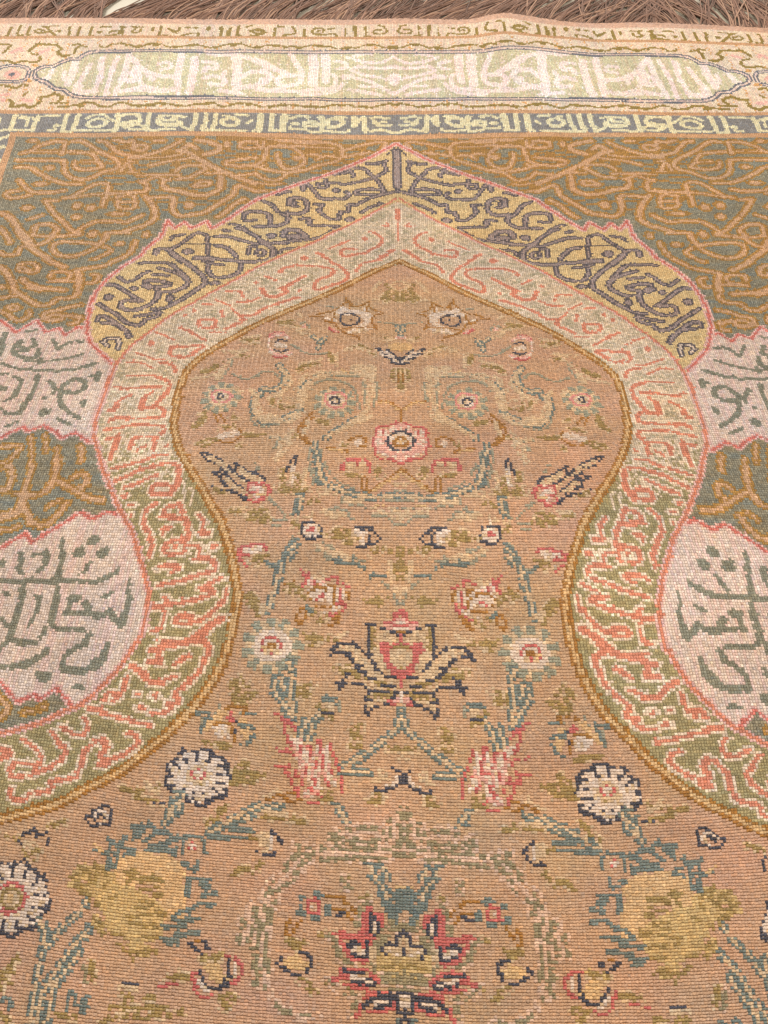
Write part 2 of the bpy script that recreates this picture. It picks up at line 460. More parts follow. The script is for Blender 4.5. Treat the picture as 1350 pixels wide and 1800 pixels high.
L wp 5.5 -342,662 -333,662 -325,665 -319,670
L wp 6.1 -319,668 -308,660 -302,655 -301,666
L wp 3.4 -300,668 -300,685 -304,695
L wp 2.8 -304,695 -304,706
L wp 2.8 -331,684 -322,690
L wp 6.7 -337,639 -339,630
L wp 4.6 -341,629 -352,621 -359,614 -359,606
L wp 3.3 -313,634 -312,625
L wp 7.3 -312,624 -317,616 -323,610
L wp 3.3 -381,620 -382,615 -390,610
L wp 7.3 -390,609 -397,603 -406,599
L wp 2.1 -457,682 -450,679
E wpb 0 -471,717 4,5
L wp 5.3 -432,593 -412,596 -401,598
L wp 5.3 -401,598 -390,608
L wp 3.3 -390,609 -382,615 -382,621
L wp 5.3 -357,618 -360,610 -359,600
L wp 6.6 -358,599 -342,599 -330,600 -319,608 -312,618
L wp 3.3 -311,619 -312,633
E wpb 0 -378,588 8,6
E wpb 0 -336,580 5,2
L cr 3.6 -788,2050 -789,2025 -799,2017 -811,2025
L cr 3.6 -770,2056 -768,2025 -756,2023
L cr 3.6 -748,2054 -747,2025
L cr 3.6 -745,2019 -742,2025
L cr 3.6 -722,2054 -709,2049 -707,2033 -726,2031 -734,2039 -725,2043 -713,2037
L cr 3.6 -715,2054 -703,2037 -687,2021
L cr 2.4 -705,2054 -688,2054
L cr 3.6 -688,2017 -659,2017 -661,2049
E crb 0 -682,2036 5,4
L cr 3.6 -638,2050 -638,2021 -615,2015 -613,2050
E crb 0 -593,2033 5,4
L cr 2.4 -594,2050 -588,2054 -575,2052
L cr 3.6 -605,2021 -596,2015 -576,2021 -555,2025 -552,2035 -567,2037 -573,2029
L cr 4.8 -550,2054 -544,2017
L cr 2.4 -554,2054 -543,2050
L cr 3.6 -530,2054 -522,2048 -528,2033 -514,2031 -510,2044
L cr 3.6 -508,2052 -522,2050
L cr 3.6 -537,2017 -519,2019 -513,2015 -497,2017
L cr 4.8 -486,2050 -485,2040
L cr 4.8 -470,2055 -469,2017
L cr 3.6 -460,2021 -432,2017 -417,2024 -402,2032 -388,2030 -389,2022
L cr 3.6 -430,2051 -431,2038 -448,2042 -453,2048
L cr 2.4 -447,2038 -434,2030
E crb 0 -414,2052 4,3
E crb 0 -398,2052 4,3
E crb 0 -371,2050 3,7
L cr 3.6 -377,2014 -366,2016 -359,2021
L cr 4.8 -346,2055 -344,2018
L cr 4.8 -329,2053 -330,2018
L cr 4.8 -312,2055 -312,2019
L cr 3.6 -312,2027 -296,2017 -278,2022 -263,2028 -254,2035
L cr 3.6 -288,2036 -276,2045 -262,2043 -263,2033 -274,2030 -289,2041
L cr 3.6 -295,2054 -282,2061
L cr 4.8 -238,2051 -238,2018
L cr 2.4 -273,2015 -251,2017 -240,2018
L cr 3.6 -275,2041 -259,2037 -267,2028 -274,2024
L cr 3.6 -269,2020 -253,2016
L cr 4.8 -238,2051 -238,2018
L cr 2.4 -233,2055 -222,2056
L cr 3.6 -204,2056 -196,2039 -200,2030 -220,2025 -212,2019 -188,2015 -178,2022 -178,2048
L cr 3.6 -141,2038 -139,2047 -148,2053 -160,2048 -159,2031 -138,2027 -120,2032 -111,2020 -97,2018 -96,2050
L cr 2.4 -148,2044 -151,2038
L cr 2.4 -130,2049 -118,2052
L cr 2.4 -174,2020 -160,2016 -138,2013
L cr 4.8 -77,2059 -76,2020
L cr 3.6 -74,2018 -56,2021 -55,2055
L cr 3.6 -16,2050 -11,2037 -21,2029 -37,2031 -37,2042 -23,2044
L cr 2.4 -28,2059 -16,2056
L cr 2.4 -51,2021 -23,2017 35,2017
L gs 4.7 -797,1993 -784,1991 -774,1989 -777,1974 -782,1963
L gs 5.9 -730,1971 -720,1986 -714,1993 -698,1988 -692,1991
L gs 4.7 -689,1990 -677,1988 -662,1974 -672,1967
L gs 5.8 -668,1962 -654,1952 -641,1954
L gs 4.7 -641,1988 -630,1991 -631,1974 -632,1961
L gs 3.5 -629,1989 -613,1982
L gs 3.5 -586,1989 -582,1982 -566,1982 -563,1989 -535,1991 -529,1985
L gs 2.4 -525,1989 -512,1981 -498,1981 -486,1991 -474,1991
L gs 4.6 -782,1937 -768,1938 -749,1931 -734,1938 -714,1933 -701,1938 -702,1952
L gs 3.5 -724,1963 -708,1956
L gr 7 -767,1963 -757,1970 -749,1978
L gr 7 -705,1965 -692,1971
L gr 4.7 -756,1974 -742,1970
L gs 2.3 -520,1985 -505,1981 -492,1985 -474,1991 -458,1989 -443,1981 -427,1980 -409,1985 -394,1991 -378,1986 -359,1980 -346,1984
L gs 2.4 -346,1984 -325,1992 -302,1992 -284,1983 -266,1979 -253,1987 -235,1990 -215,1986
E gsb 0 -505,1983 5,4
E gsb 0 -469,1987 6,4
E gsb 0 -429,1982 6,4
E gsb 0 -398,1988 7,4
E gsb 0 -350,1982 6,4
E gsb 0 -315,1987 6,4
E gsb 0 -268,1981 7,4
E gsb 0 -230,1986 6,4
L gs 2.3 -215,1980 -197,1987 -186,1981 -164,1989 -146,1986 -128,1986 -110,1977 -92,1983 -74,1980 -55,1990 -35,1991 -19,1982 0,1980 23,1990
E gsb 0 -230,1986 6,4
E gsb 0 -186,1981 6,4
E gsb 0 -146,1987 6,4
E gsb 0 -92,1979 6,4
E gsb 0 -46,1990 6,4
E gsb 0 -5,1984 6,4
L gs 4.5 -763,1863 -749,1862 -731,1857 -720,1866 -708,1864
L gs 3.3 -711,1836 -704,1846
L gs 6.6 -735,1823 -726,1813 -728,1804 -715,1804 -703,1810
L gs 5.5 -703,1810 -690,1801 -674,1814 -673,1830
L gs 5.5 -676,1832 -660,1834 -650,1840 -632,1830 -639,1817
L gs 4.4 -652,1814 -639,1814 -620,1813
L gs 3.3 -637,1804 -619,1803
L gs 2.2 -619,1803 -597,1808 -585,1814 -567,1810 -552,1804 -535,1802 -522,1810 -505,1811 -486,1802 -469,1803 -450,1803
E gsb 0 -592,1804 6,5
E gsb 0 -571,1812 7,3
E gsb 0 -550,1804 7,3
E gsb 0 -514,1812 7,3
E gsb 0 -478,1802 6,3
L gr 7.7 -752,1836 -739,1839
L gr 7.7 -708,1823 -692,1820
L gr 6.6 -754,1826 -746,1819
L gs 2.2 -493,1803 -480,1803 -461,1806 -446,1809 -422,1808 -406,1803 -391,1801 -372,1806 -356,1808 -339,1810 -321,1800 -304,1804 -290,1810 -262,1808 -247,1802 -230,1802 -206,1809
E gsb 0 -476,1802 5,3
E gsb 0 -431,1808 6,3
E gsb 0 -400,1803 5,3
E gsb 0 -353,1806 6,3
E gsb 0 -319,1800 5,3
E gsb 0 -273,1808 6,3
E gsb 0 -233,1802 5,3
L gs 2.2 -208,1806 -189,1808 -170,1804 -153,1804 -140,1802 -124,1807 -107,1811 -86,1811 -73,1805 -56,1807 -43,1804 -26,1809 -9,1812 13,1809 28,1812
E gsb 0 -187,1806 5,3
E gsb 0 -147,1802 5,3
E gsb 0 -98,1809 6,3
E gsb 0 -54,1805 5,3
E gsb 0 0,1809 6,3
L lk 2.3 -781,1909 -772,1918 -750,1923 -728,1920 -716,1910 -713,1893 -720,1879 -742,1875 -766,1875
L gr 9.1 -759,1896 -750,1906 -734,1896 -745,1887 -759,1896
E lkb 0 -747,1897 5,5
L gs 1.7 -708,1927 -702,1920
E orb 0 -706,1922 4,4
L or 5.6 -716,1878 -706,1878
L ct 10.2 -664,1920 -671,1886 -679,1883
L ct 15.9 -625,1934 -623,1903 -628,1870
L ct 10.2 -591,1927 -601,1883 -611,1860
L ct 10.1 -566,1916 -568,1879 -572,1843
L ct 11.5 -571,1945 -570,1913
L ct 9.1 -541,1948 -546,1906 -546,1836
L ct 10.2 -520,1963 -521,1895 -528,1836
L ct 13.3 -602,1860 -608,1846 -585,1843
L ct 11.4 -514,1948 -499,1926 -504,1902 -518,1889
L ct 13.6 -495,1902 -488,1882 -503,1875 -522,1882
L ct 8 -499,1926 -461,1878
L ct 11.1 -518,1846 -488,1848 -454,1845
L ct 7.9 -640,1907 -637,1880
L ct 11.4 -507,1937 -493,1916 -472,1898 -446,1888 -415,1884
L ct 13.7 -414,1955 -413,1905 -410,1861
L ct 11.1 -410,1861 -406,1838
L ct 14.7 -386,1944 -383,1891 -386,1841
L ct 8 -456,1926 -436,1930 -430,1915 -449,1908
L ct 7.9 -505,1892 -490,1878 -481,1865
L ct 11.1 -499,1849 -473,1855 -441,1845 -413,1848
L ct 10.3 -367,1933 -345,1930 -341,1912 -361,1915 -364,1901
L ct 10.1 -360,1881 -345,1888 -323,1878 -326,1861 -348,1864
L ct 9.1 -323,1902 -326,1891
L ct 18.2 -306,1956 -300,1905 -297,1849
L ct 10.3 -290,1948 -271,1938 -244,1916 -210,1903
L ct 11.3 -289,1885 -273,1902 -247,1902 -235,1886 -252,1879
L ct 11.1 -291,1852 -270,1859 -240,1849 -208,1853
L ct 8.9 -329,1845 -303,1839 -285,1836
L ct 10.5 -321,1955 -357,1959
L ct 10.3 -267,1941 -240,1924 -212,1900
L ct 10.2 -203,1965 -188,1928 -178,1904 -179,1873 -198,1863 -219,1866 -222,1883 -210,1893 -190,1893
L ct 9 -264,1902 -247,1906 -237,1886 -245,1869 -262,1865
L ct 8.9 -261,1852 -229,1846 -176,1847 -133,1851
L ct 18.2 -158,1962 -156,1908 -155,1867
L ct 16 -134,1963 -132,1915 -132,1874
L ct 9 -155,1867 -142,1851 -116,1858 -112,1881 -117,1895
L ct 8 -115,1937 -95,1930 -93,1916 -108,1912
L ct 14.7 -95,1888 -82,1890
L ct 8.9 -82,1888 -51,1879 -30,1863 -8,1844 3,1841
L ct 8 -84,1909 -64,1920 -24,1915 5,1923 32,1934
L ct 7.9 -80,1906 -56,1896 -25,1887
L ct 18 -3,1891 1,1874
L ct 7.9 -16,1883 17,1888
L ct 6.9 -91,1949 -58,1935 -24,1933 1,1952
L ct 7.8 -99,1868 -112,1848 -141,1838 -175,1838
L ct 7.8 -86,1852 -56,1846 -26,1837
L ct 6.7 -64,1862 -34,1860
L ct 7 -78,1953 -46,1962
L dk 8.6 -712,1778 -714,1755 -715,1736
L dk 7.4 -706,1736 -671,1736
L dk 8.6 -669,1775 -671,1759 -672,1736
L dk 6.4 -702,1772 -691,1772 -686,1759 -686,1749
L dk 4.3 -689,1772 -677,1769
L dk 4.3 -663,1776 -645,1777 -628,1777
L dk 5.3 -643,1737 -630,1737 -632,1750 -623,1750
L dk 8.6 -613,1779 -615,1756 -614,1737
L dk 7.4 -614,1733 -599,1733 -593,1737
L dk 8.6 -590,1779 -593,1759 -595,1737
L dk 6.4 -584,1736 -560,1736 -526,1736 -511,1739
L dk 8.6 -514,1778 -512,1758 -514,1733
L dk 6.4 -571,1753 -562,1746 -540,1749 -534,1762 -552,1769 -568,1759
L dk 4.3 -574,1769 -562,1778 -540,1780
L dk 4.3 -538,1775 -520,1762
L dk 6.4 -509,1775 -490,1778 -474,1771 -474,1752 -497,1746 -504,1752 -479,1758
L dk 5.3 -501,1746 -487,1736 -464,1736
L dk 8.6 -455,1777 -455,1736
L dk 8.5 -744,1771 -743,1748 -747,1735
L dk 5.3 -737,1732 -721,1736
L dk 6.3 -728,1709 -709,1720
L dk 8.3 -723,1683 -717,1686
L dk 8.2 -720,1649 -709,1636
L dk 6.4 -477,1778 -471,1762 -474,1749 -486,1749
L dk 8.6 -455,1781 -455,1758 -457,1736
L dk 5.3 -465,1745 -442,1732 -430,1736
L dk 9.6 -433,1771 -434,1755 -420,1749 -401,1749 -393,1755
L dk 6.5 -427,1774 -410,1774 -403,1765 -424,1761
L dk 4.3 -399,1774 -388,1771
L dk 5.3 -430,1736 -404,1736
L dk 5.3 -398,1758 -388,1742 -372,1733
L dk 8.6 -369,1778 -369,1752 -372,1733
L dk 8.6 -350,1778 -350,1753 -351,1734
L dk 8.6 -329,1778 -330,1756 -333,1737
L dk 5.3 -349,1732 -316,1734 -272,1734
L dk 7.5 -316,1763 -302,1769 -287,1760 -292,1748 -313,1750 -318,1760
L dk 4.3 -317,1775 -302,1773
L dk 5.4 -292,1779 -271,1776
L dk 5.3 -270,1755 -264,1761
L dk 5.3 -258,1734 -248,1736
L dk 8.6 -248,1780 -248,1736
L dk 8.6 -227,1781 -228,1740
L dk 5.3 -227,1735 -204,1736
L dk 8.6 -206,1781 -207,1738
L dk 8.6 -248,1777 -249,1736
L dk 8.6 -226,1781 -227,1737
L dk 5.3 -227,1735 -204,1736
L dk 8.6 -203,1778 -204,1738
L dk 5.4 -192,1772 -177,1777 -160,1776
L dk 5.3 -189,1757 -178,1757
L dk 7.5 -168,1760 -152,1764 -143,1755 -166,1751
L dk 5.3 -194,1744 -166,1742 -155,1737 -130,1738
L dk 8.5 -136,1776 -135,1739
L dk 4.3 -144,1776 -131,1773
L dk 7.5 -125,1755 -123,1770 -102,1771 -96,1762 -106,1752 -122,1749
L dk 4.3 -123,1770 -110,1777 -92,1777
L dk 5.3 -126,1740 -110,1737 -89,1737 -85,1743
L dk 7.5 -77,1777 -77,1753
L dk 3.2 -69,1774 -70,1756
L dk 9.6 -59,1774 -56,1740
L dk 5.3 -56,1737 -27,1744 -6,1737 25,1738
L dk 4.3 -48,1774 -31,1778 -16,1773 -10,1774
L dk 6.4 -39,1768 -35,1756 -10,1756
L dk 4.3 -35,1762 -16,1765
L ol 4.5 -27,1223 -18,1237 -21,1210 -12,1246 -10,1219
L be 3.6 -16,1254 -12,1268 -7,1228
L be 2.7 0,1264 11,1255 4,1228 12,1215
L ol 4.5 -1,1241 4,1219
L be 2.7 -40,1218 -27,1214 -32,1227
L wh 12.3 -96,1174 -62,1179 -48,1159
L wh 10.5 -88,1191 -79,1175
L wh 8.7 -53,1192 -48,1155 -69,1130
L wh 6.1 -111,1161 -98,1153
L wh 6.9 -82,1122 -61,1126 -44,1135
L wh 5.3 -40,1167 -32,1176
L oc 2.6 -133,1165 -118,1164 -111,1153 -98,1147 -93,1134 -82,1120 -65,1113 -60,1105
L oc 2.6 -126,1171 -116,1175 -103,1180 -97,1187 -86,1200 -84,1221
L oc 2.6 -84,1217 -75,1204 -71,1196 -58,1201 -49,1212 -47,1197 -40,1186 -25,1178 -36,1172 -42,1159 -40,1147 -36,1133
L oc 2.7 -78,1209 -76,1189
L oc 2.6 -98,1174 -102,1153
L oc 2.6 -51,1196 -52,1182
L oc 1.7 -86,1132 -70,1136 -40,1137
L nv 2.6 -89,1170 -83,1174 -75,1175 -62,1165 -63,1150 -72,1144 -85,1145 -90,1158 -89,1170
E nvb 0 -74,1160 3,3
L rd 4.3 -106,1137 -103,1129 -94,1122
L rp 3.5 -99,1133 -97,1124
L be 3.5 -57,1131 -50,1123
L ol 3.5 -177,1143 -162,1143 -155,1136
L be 3.5 -155,1172 -148,1164
L be 4.3 -154,1132 -145,1116 -132,1113
L tel 3.5 -147,1144 -138,1148 -135,1132
E rpb 0 -143,1136 3,5
L ol 2.6 -181,1147 -160,1151
L st 2.6 -118,1080 -119,1098 -128,1109
L st 2.6 -116,1094 -111,1106
L tel 1.8 -112,1194 -97,1191
L tel 1.7 -31,1151 -12,1148 3,1140
L rp 7.7 -191,1104 -185,1112 -174,1114 -166,1106
L rp 7.6 -188,1072 -183,1065 -170,1061 -160,1067
L rd 2.6 -192,1108 -188,1118 -173,1120
L rd 2.5 -188,1064 -178,1056 -162,1060
L rp 6 -192,1097 -192,1079
L wh 11.1 -178,1086 -170,1084
L nv 1.7 -183,1093 -177,1101 -166,1097
L nv 1.7 -183,1075 -173,1070 -164,1075
L ol 4.3 -21,1108 -18,1101
L rp 6 -6,1109 11,1109
L go 10.2 -6,1088 2,1086
L nv 2.1 -35,1082 -25,1071 -18,1062 -6,1047 4,1042
L nv 2.1 -31,1074 -16,1059 -4,1045
L wh 7.6 -20,1071 -10,1059 2,1051
L nv 2.5 -16,1078 -12,1064
L nv 2.5 -4,1057 0,1047
L st 2.6 -4,1140 0,1116
L ol 6.6 2,1024 1,995
L go 3.3 0,1034 2,1008 1,989
L be 8.3 -136,987 -127,1006 -112,1018 -88,1019 -58,1019 -42,1026
L be 7.5 -67,1035 -42,1036 -40,1013 -38,988
L tel 1.7 -139,999 -122,1015 -98,1022 -66,1021
L tel 1.6 -126,987 -111,1002 -88,1006 -65,994
L ol 4.2 -143,1024 -134,1038 -116,1041
L be 3.4 -142,1038 -128,1048 -112,1055
L ol 5.1 -100,1066 -98,1048
L be 3.4 -92,1070 -90,1038
L ol 3.4 -76,1077 -68,1085 -52,1081 -39,1064
L be 3.4 -60,1092 -51,1074 -35,1074
L tel 2.5 -160,1090 -142,1072 -125,1065 -105,1069
L go 5 -83,1028 -78,1025
L ol 5.1 -230,1105 -214,1090
L be 3.4 -235,1098 -222,1090 -206,1094
L be 4.2 -256,1071 -241,1069 -224,1072
L ol 4.2 -231,1060 -219,1059
L tel 2.5 -245,1052 -239,1039 -247,1020 -249,1007
L be 3.3 -260,1026 -251,1023 -253,1007
L ol 5 -278,1023 -268,1026 -261,1036
L be 3.3 -288,1008 -274,1011 -263,1017
E tef 0 -246,970 28,30
L be 4.1 -228,989 -221,977
L rq 4.1 -260,975 -254,982 -241,980 -232,974 -235,963 -242,959 -252,961 -260,975
L wh 3.2 -256,972 -249,978 -238,970 -243,964 -253,966
E nvb 0 -247,971 5,6
E whb 0 -247,971 2,2
L be 3.2 -267,932 -270,940 -263,945
L ol 6.4 -264,940 -264,927 -272,917
L oc 3.2 -249,937 -242,924
L oc 3.2 -243,939 -233,926
L ol 3.2 -228,934 -218,931
L wh 10.2 -236,900 -223,902 -214,906
L ol 4 -240,914 -220,916
L oc 2.4 -211,911 -206,904 -211,896 -226,888 -243,897
L ol 3.1 -204,901 -187,901
L ol 3.9 -210,883 -207,885
L ol 3.1 -262,889 -252,893 -242,895
L tel 2.5 -236,1018 -225,1010 -213,1007 -202,1016 -190,1025 -178,1022 -169,1010
L st 5 -171,1038 -162,1019 -164,997 -178,985 -190,988
L st 5.6 -193,977 -200,965 -197,944 -183,925 -167,922 -153,930 -140,938 -136,954 -136,982 -128,1000
L tel 2.4 -199,930 -189,918 -174,915 -156,922 -145,927
L be 6.4 -191,930 -176,933 -164,932
L ol 3.2 -177,971 -171,954 -155,954
L be 2.4 -165,976 -164,959
L tel 2.3 -171,898 -156,893 -165,882
L be 4.7 -149,898 -143,884
L ol 3.1 -141,898 -136,900
L oc 3.2 -126,930 -128,912 -124,893 -116,886
L be 5.8 -139,1001 -132,1016 -114,1020 -86,1017 -62,1016 -42,1021 -39,1034
L be 9.8 -44,996 -34,990 -35,972
L be 5.7 -50,1011 -47,977 -46,949
L tel 1.7 -122,1013 -98,1015 -58,1013
L tel 1.6 -122,986 -117,999 -98,1007 -73,998 -61,983 -54,952
L tel 1.6 -140,992 -140,971
L tel 3.2 -134,965 -137,933
L tel 1.6 -50,1002 -48,952 -54,935 -66,928
L tel 1.6 -34,1005 -32,984 -35,955
L be 6.5 -144,986 -131,977 -135,951
L st 4 -48,936 -63,928 -73,917 -87,905 -96,895
L be 4 -59,922 -48,928 -37,941
E tef 0 -89,960 29,30
L rq 4.1 -102,974 -94,977 -80,978 -74,968 -76,954 -85,949 -96,951 -102,964 -102,974
L wh 4.1 -98,971 -90,972 -80,965 -83,957 -93,955 -97,962
L nv 2 -95,965 -90,970 -82,964 -85,957 -93,958 -95,965
E whb 0 -89,962 2,2
L oc 3.2 -118,940 -128,925 -134,910 -129,895 -121,886
L oc 3.2 -116,932 -122,917 -125,905 -122,895 -115,886
L be 4 -123,922 -127,902
L ol 6.4 -108,925 -98,922
L oc 2.3 -93,881 -86,879 -74,877 -67,875
L go 2.3 -89,877 -74,875
L ol 3.1 -75,886 -68,886
L oc 2.3 -66,893 -61,897 -50,898 -44,893 -46,884 -53,882
E whb 0 -55,888 6,5
L oc 4 -31,963 -20,963 -10,955 1,942 1,926
L oc 4 2,944 9,953 17,961 25,964
L go 2.4 4,936 4,926
L go 1.6 -29,961 -18,961 -4,947
L rp 20.3 -23,901 -22,880
L rp 17.4 -6,908 3,913
L rp 17 -9,869 3,867
L rd 2.4 -32,913 -21,915 -10,918 -1,923
L rd 2.3 -32,910 -32,900 -37,891 -31,877 -29,866 -13,864 -6,860 5,856
L wh 15.6 3,889 -2,892
L nv 2.7 -17,884 -17,894 -8,903 -2,907 7,906 16,904 23,892 23,885 16,879 8,874 -2,876 -13,880 -17,884
L wh 2.4 -13,891 -4,901 9,901
L oc 2.3 -10,889 -4,894 3,898 12,894 18,890 12,884 1,882 -6,884 -10,889
L go 7 0,889 8,889
L rd 2.4 -21,908 -24,901
L oc 3.1 -6,844 3,851 12,848
L rd 2.3 -73,851 -70,862 -59,863 -41,860 -39,845
L be 5.4 -66,855 -46,856
L nv 2.3 -255,873 -246,872 -235,867 -225,862 -214,852 -206,848
L nv 2.3 -255,872 -244,863 -234,859
L be 3.1 -243,867 -228,858 -220,854
L nv 2.3 -228,859 -225,851 -219,850
L be 3.8 -224,854 -207,843 -192,833 -182,827
L nv 2.3 -216,852 -203,843 -193,835 -181,828
L nv 3.8 -208,858 -203,854 -206,847
L nv 1.9 -204,857 -195,849 -183,843 -172,839 -166,832
L nv 2.7 -191,844 -181,842
L be 4.6 -198,847 -184,837 -173,833
L nv 1.9 -235,845 -225,844 -213,838 -202,829 -190,821
L nv 2.3 -224,849 -214,843
L nv 3.8 -202,828 -198,826
L nv 1.9 -230,842 -220,837
L nv 3 -222,835 -212,825
L be 3.8 -214,835 -201,823 -189,815
L nv 1.5 -232,825 -220,820 -207,818 -198,815 -187,807
L ol 2.3 -230,822 -212,816
L tel 2.3 -182,859 -177,847
L rp 15 -176,823 -171,813
L rd 3 -187,819 -186,827 -175,827 -163,827 -159,823 -159,813 -165,810 -171,804 -182,806 -186,812
E whb 0 -177,821 4,4
L go 4.5 -171,813 -164,813
L rd 3 -184,817 -177,815
L nv 3.8 -134,866 -138,857 -140,846
L nv 3.1 -132,865 -130,844
L wh 6.1 -134,852 -132,830
L nv 1.5 -138,850 -138,859
L ol 5.3 -146,846 -142,821
L ol 4.5 -127,838 -123,820
L be 3.8 -117,846 -116,822
E olb 0 -130,819 15,4
L st 3 -123,811 -121,789
L tel 2.2 -158,808 -148,800 -135,789 -124,789
L tel 2.2 -147,780 -134,781
L tel 1.5 -146,775 -136,775
L ol 3.7 -202,792 -188,791 -172,788 -158,788
L be 3.7 -184,786 -168,781 -151,782
L ol 3 -170,793 -159,793
L ol 4.4 -168,782 -154,781
L tel 2.3 -116,880 -113,854 -105,830
L tel 2.3 -101,876 -96,842 -89,824
L st 3.1 -109,887 -105,860 -98,830
L ol 2.2 -113,804 -97,806
L tel 2.3 -165,881 -155,883
L be 3.9 -156,890 -150,874 -158,865
E whb 0 -101,768 10,8
L nv 3.7 -111,777 -98,777
L nv 2.9 -94,776 -90,771 -89,764 -93,762
L nv 2.9 -96,758 -106,759 -110,762
L nv 2.9 -113,774 -112,765
E rdb 0 -101,769 5,4
L be 2.2 -125,781 -120,782
L wh 2.2 -104,784 -102,781
L ol 2.2 -123,776 -115,769
L tel 2.2 -121,759 -129,746
L rp 5.7 -169,747 -156,750
L rd 2.9 -183,745 -172,750 -159,752 -149,747
L tel 2.3 -115,872 -113,857 -107,841 -104,825
L st 4.6 -103,864 -100,848 -94,832 -84,820
L tel 2.3 -94,857 -87,844 -74,829 -58,822
L st 3.7 -84,824 -65,816 -41,811 -20,811 2,812 17,812
L tel 2.3 -99,820 -86,818 -76,815
L be 6 -67,806 -55,804 -47,808
L tel 2.2 -72,815 -69,803
L tel 2.2 -65,800 -52,799 -40,798
L tel 1.9 -15,797 -2,797 17,797
L be 5.9 -34,794 -23,792 -11,794
L tel 1.8 -34,786 -17,786 -8,779 2,776 17,778
L be 8.8 -8,788 9,785
L tel 1.5 -8,818 17,818
L wh 1.1 -1,820 17,820
L be 4.5 -8,826 4,830 17,828
L tel 1.5 -27,806 -5,807 17,807
L go 3 -29,800 -20,799
L tel 2.2 -87,790 -78,795 -71,795 -60,790
L tel 1.5 -80,785 -67,786 -53,785
L be 2.2 -82,789 -66,789
L oc 3.8 -54,839 -44,837
L oc 3.8 -48,838 -47,819
L oc 3 -41,834 -40,819
L oc 3.8 -37,817 -28,826 -18,833 -9,842 -1,849 6,852
L go 2.3 -32,819 -21,828 -7,838 2,846
L oc 3.8 6,852 16,845
L ol 3 -65,841 -52,841
L ol 7.6 -29,848 -25,840
L rd 2.3 -72,846 -71,859 -62,862 -43,859 -39,846
L rd 1.5 -56,859 -55,855
L ol 3.8 -124,832 -122,822
L st 3 -119,810 -120,793
L ol 2.2 -112,804 -97,806
L ol 3.6 -73,771 -59,769
L ol 2.2 -87,765 -71,764 -54,762
L ol 2.9 -61,758 -54,757
L wh 7.2 -49,770 -43,762 -44,755
L wh 3.6 -49,770 -40,768
L nv 2.2 -52,775 -38,774 -30,768 -23,762
L nv 2.2 -45,773 -36,766
L nv 2.2 -36,761 -37,754
L nv 2.9 -34,756 -27,757 -22,762
L nv 2.2 -49,751 -38,751
L ol 3.6 -30,750 -19,750
L ol 2.1 -32,743 -27,746
L tel 1.8 -91,746 -82,739 -72,735 -60,737
L tel 1.8 -84,746 -74,744 -66,740
L be 2.9 -83,752 -73,746 -60,742
L tel 1.8 -65,738 -50,738 -40,736
L ol 9.9 2,744 4,734 5,724
L ol 4.3 1,751 4,744
L ol 7 2,730 2,720
L ol 3.5 -2,723 9,721
L rd 2.9 -180,747 -172,750 -167,747
L rd 2.9 -161,753 -151,749 -149,745
L wh 7.9 -175,742 -171,743 -158,747
L wh 5.7 -170,732 -169,730
L rd 2.8 -182,746 -180,736 -170,727
L rd 2.1 -179,738 -170,738
L ol 4.3 -162,734 -154,736
L ol 2.8 -157,730 -150,739
L st 3.5 -117,754 -125,745 -128,735 -132,725 -133,710 -137,694 -140,677
L tel 2.1 -148,728 -138,724
L tel 2.1 -143,731 -137,729
L st 2.1 -120,742 -125,735
L ol 3.4 -162,696 -152,686 -149,674
L ol 2.8 -162,690 -158,686
L wh 16.6 -92,698 -76,702 -70,693
L wh 8.4 -106,704 -99,711
L rp 8.4 -96,708 -85,710
L wh 6.2 -62,702 -60,697
L rd 2.8 -104,716 -104,707 -109,701
L rd 2.1 -100,719 -100,712
L rd 2.8 -92,706 -94,714 -85,713
L rd 2.8 -79,714 -68,716 -67,709
L rd 2.8 -63,704 -64,692
L rd 2.1 -68,689 -57,688 -63,680 -77,674
L rd 2.1 -61,710 -55,707
L rd 1.4 -108,722 -102,715
L be 4.2 -91,716 -83,717
L oc 2.8 -97,690 -98,699 -91,704 -82,705 -79,702
L oc 2.8 -78,706 -71,706 -70,697 -71,688 -78,684 -90,684
E rdb 0 -85,692 5,4
E whb 0 -85,692 2,1
L oc 2.8 -124,706 -116,709 -114,712
L ol 2.8 -122,701 -111,696 -102,692
L oc 3.4 -102,683 -107,677 -107,667 -101,670
L oc 2.7 -100,680 -98,672
L oc 2.7 -109,670 -102,667
L oc 5.4 -68,671 -63,678
L oc 2.7 -73,667 -69,666
L oc 2.1 -58,700 -53,699
L oc 2.1 -56,696 -53,695
L tel 2.7 -97,686 -92,682
L ol 2.7 -92,676 -80,674
L ol 2.7 -84,670 -77,674
L wh 3.4 -80,677 -63,684
L ol 4.7 -91,646 -81,649
L ol 2 -89,653 -68,652
E tef 0 -131,642 32,30
E goi 0 -131,642 20,17
E whr 0 -131,642 15,13
E rdr 0 -132,642 11,9
L go 4 -141,641 -137,638 -126,634
L be 2.7 -135,635 -126,636
E ocb 0 -132,642 5,4
L st 3.2 -112,624 -108,607 -108,588 -105,570
L tel 1.9 -121,609 -119,597 -113,585
L st 2.6 -126,609 -123,592 -115,582 -106,565
L st 1.9 -120,609 -116,594
L st 1.9 -96,545 -93,563
L st 2.5 -90,541 -84,563 -77,575 -68,581
L tel 1.3 -77,587 -67,589
L go 3.8 -73,581 -67,578
L ol 3.2 -81,580 -77,578
L nv 1.3 -77,572 -68,572
L ol 1.9 -75,570 -67,569
L tel 1.3 -61,585 -62,576
L ol 4.5 -166,590 -164,603
L ol 4.5 -164,584 -157,590 -147,592
L ol 2.6 -170,596 -162,607 -152,598
L ol 3.2 -101,598 -88,602
L ol 3.9 -100,589 -92,592
L ol 3.3 -92,645 -80,652
L be 2 -98,651 -83,653
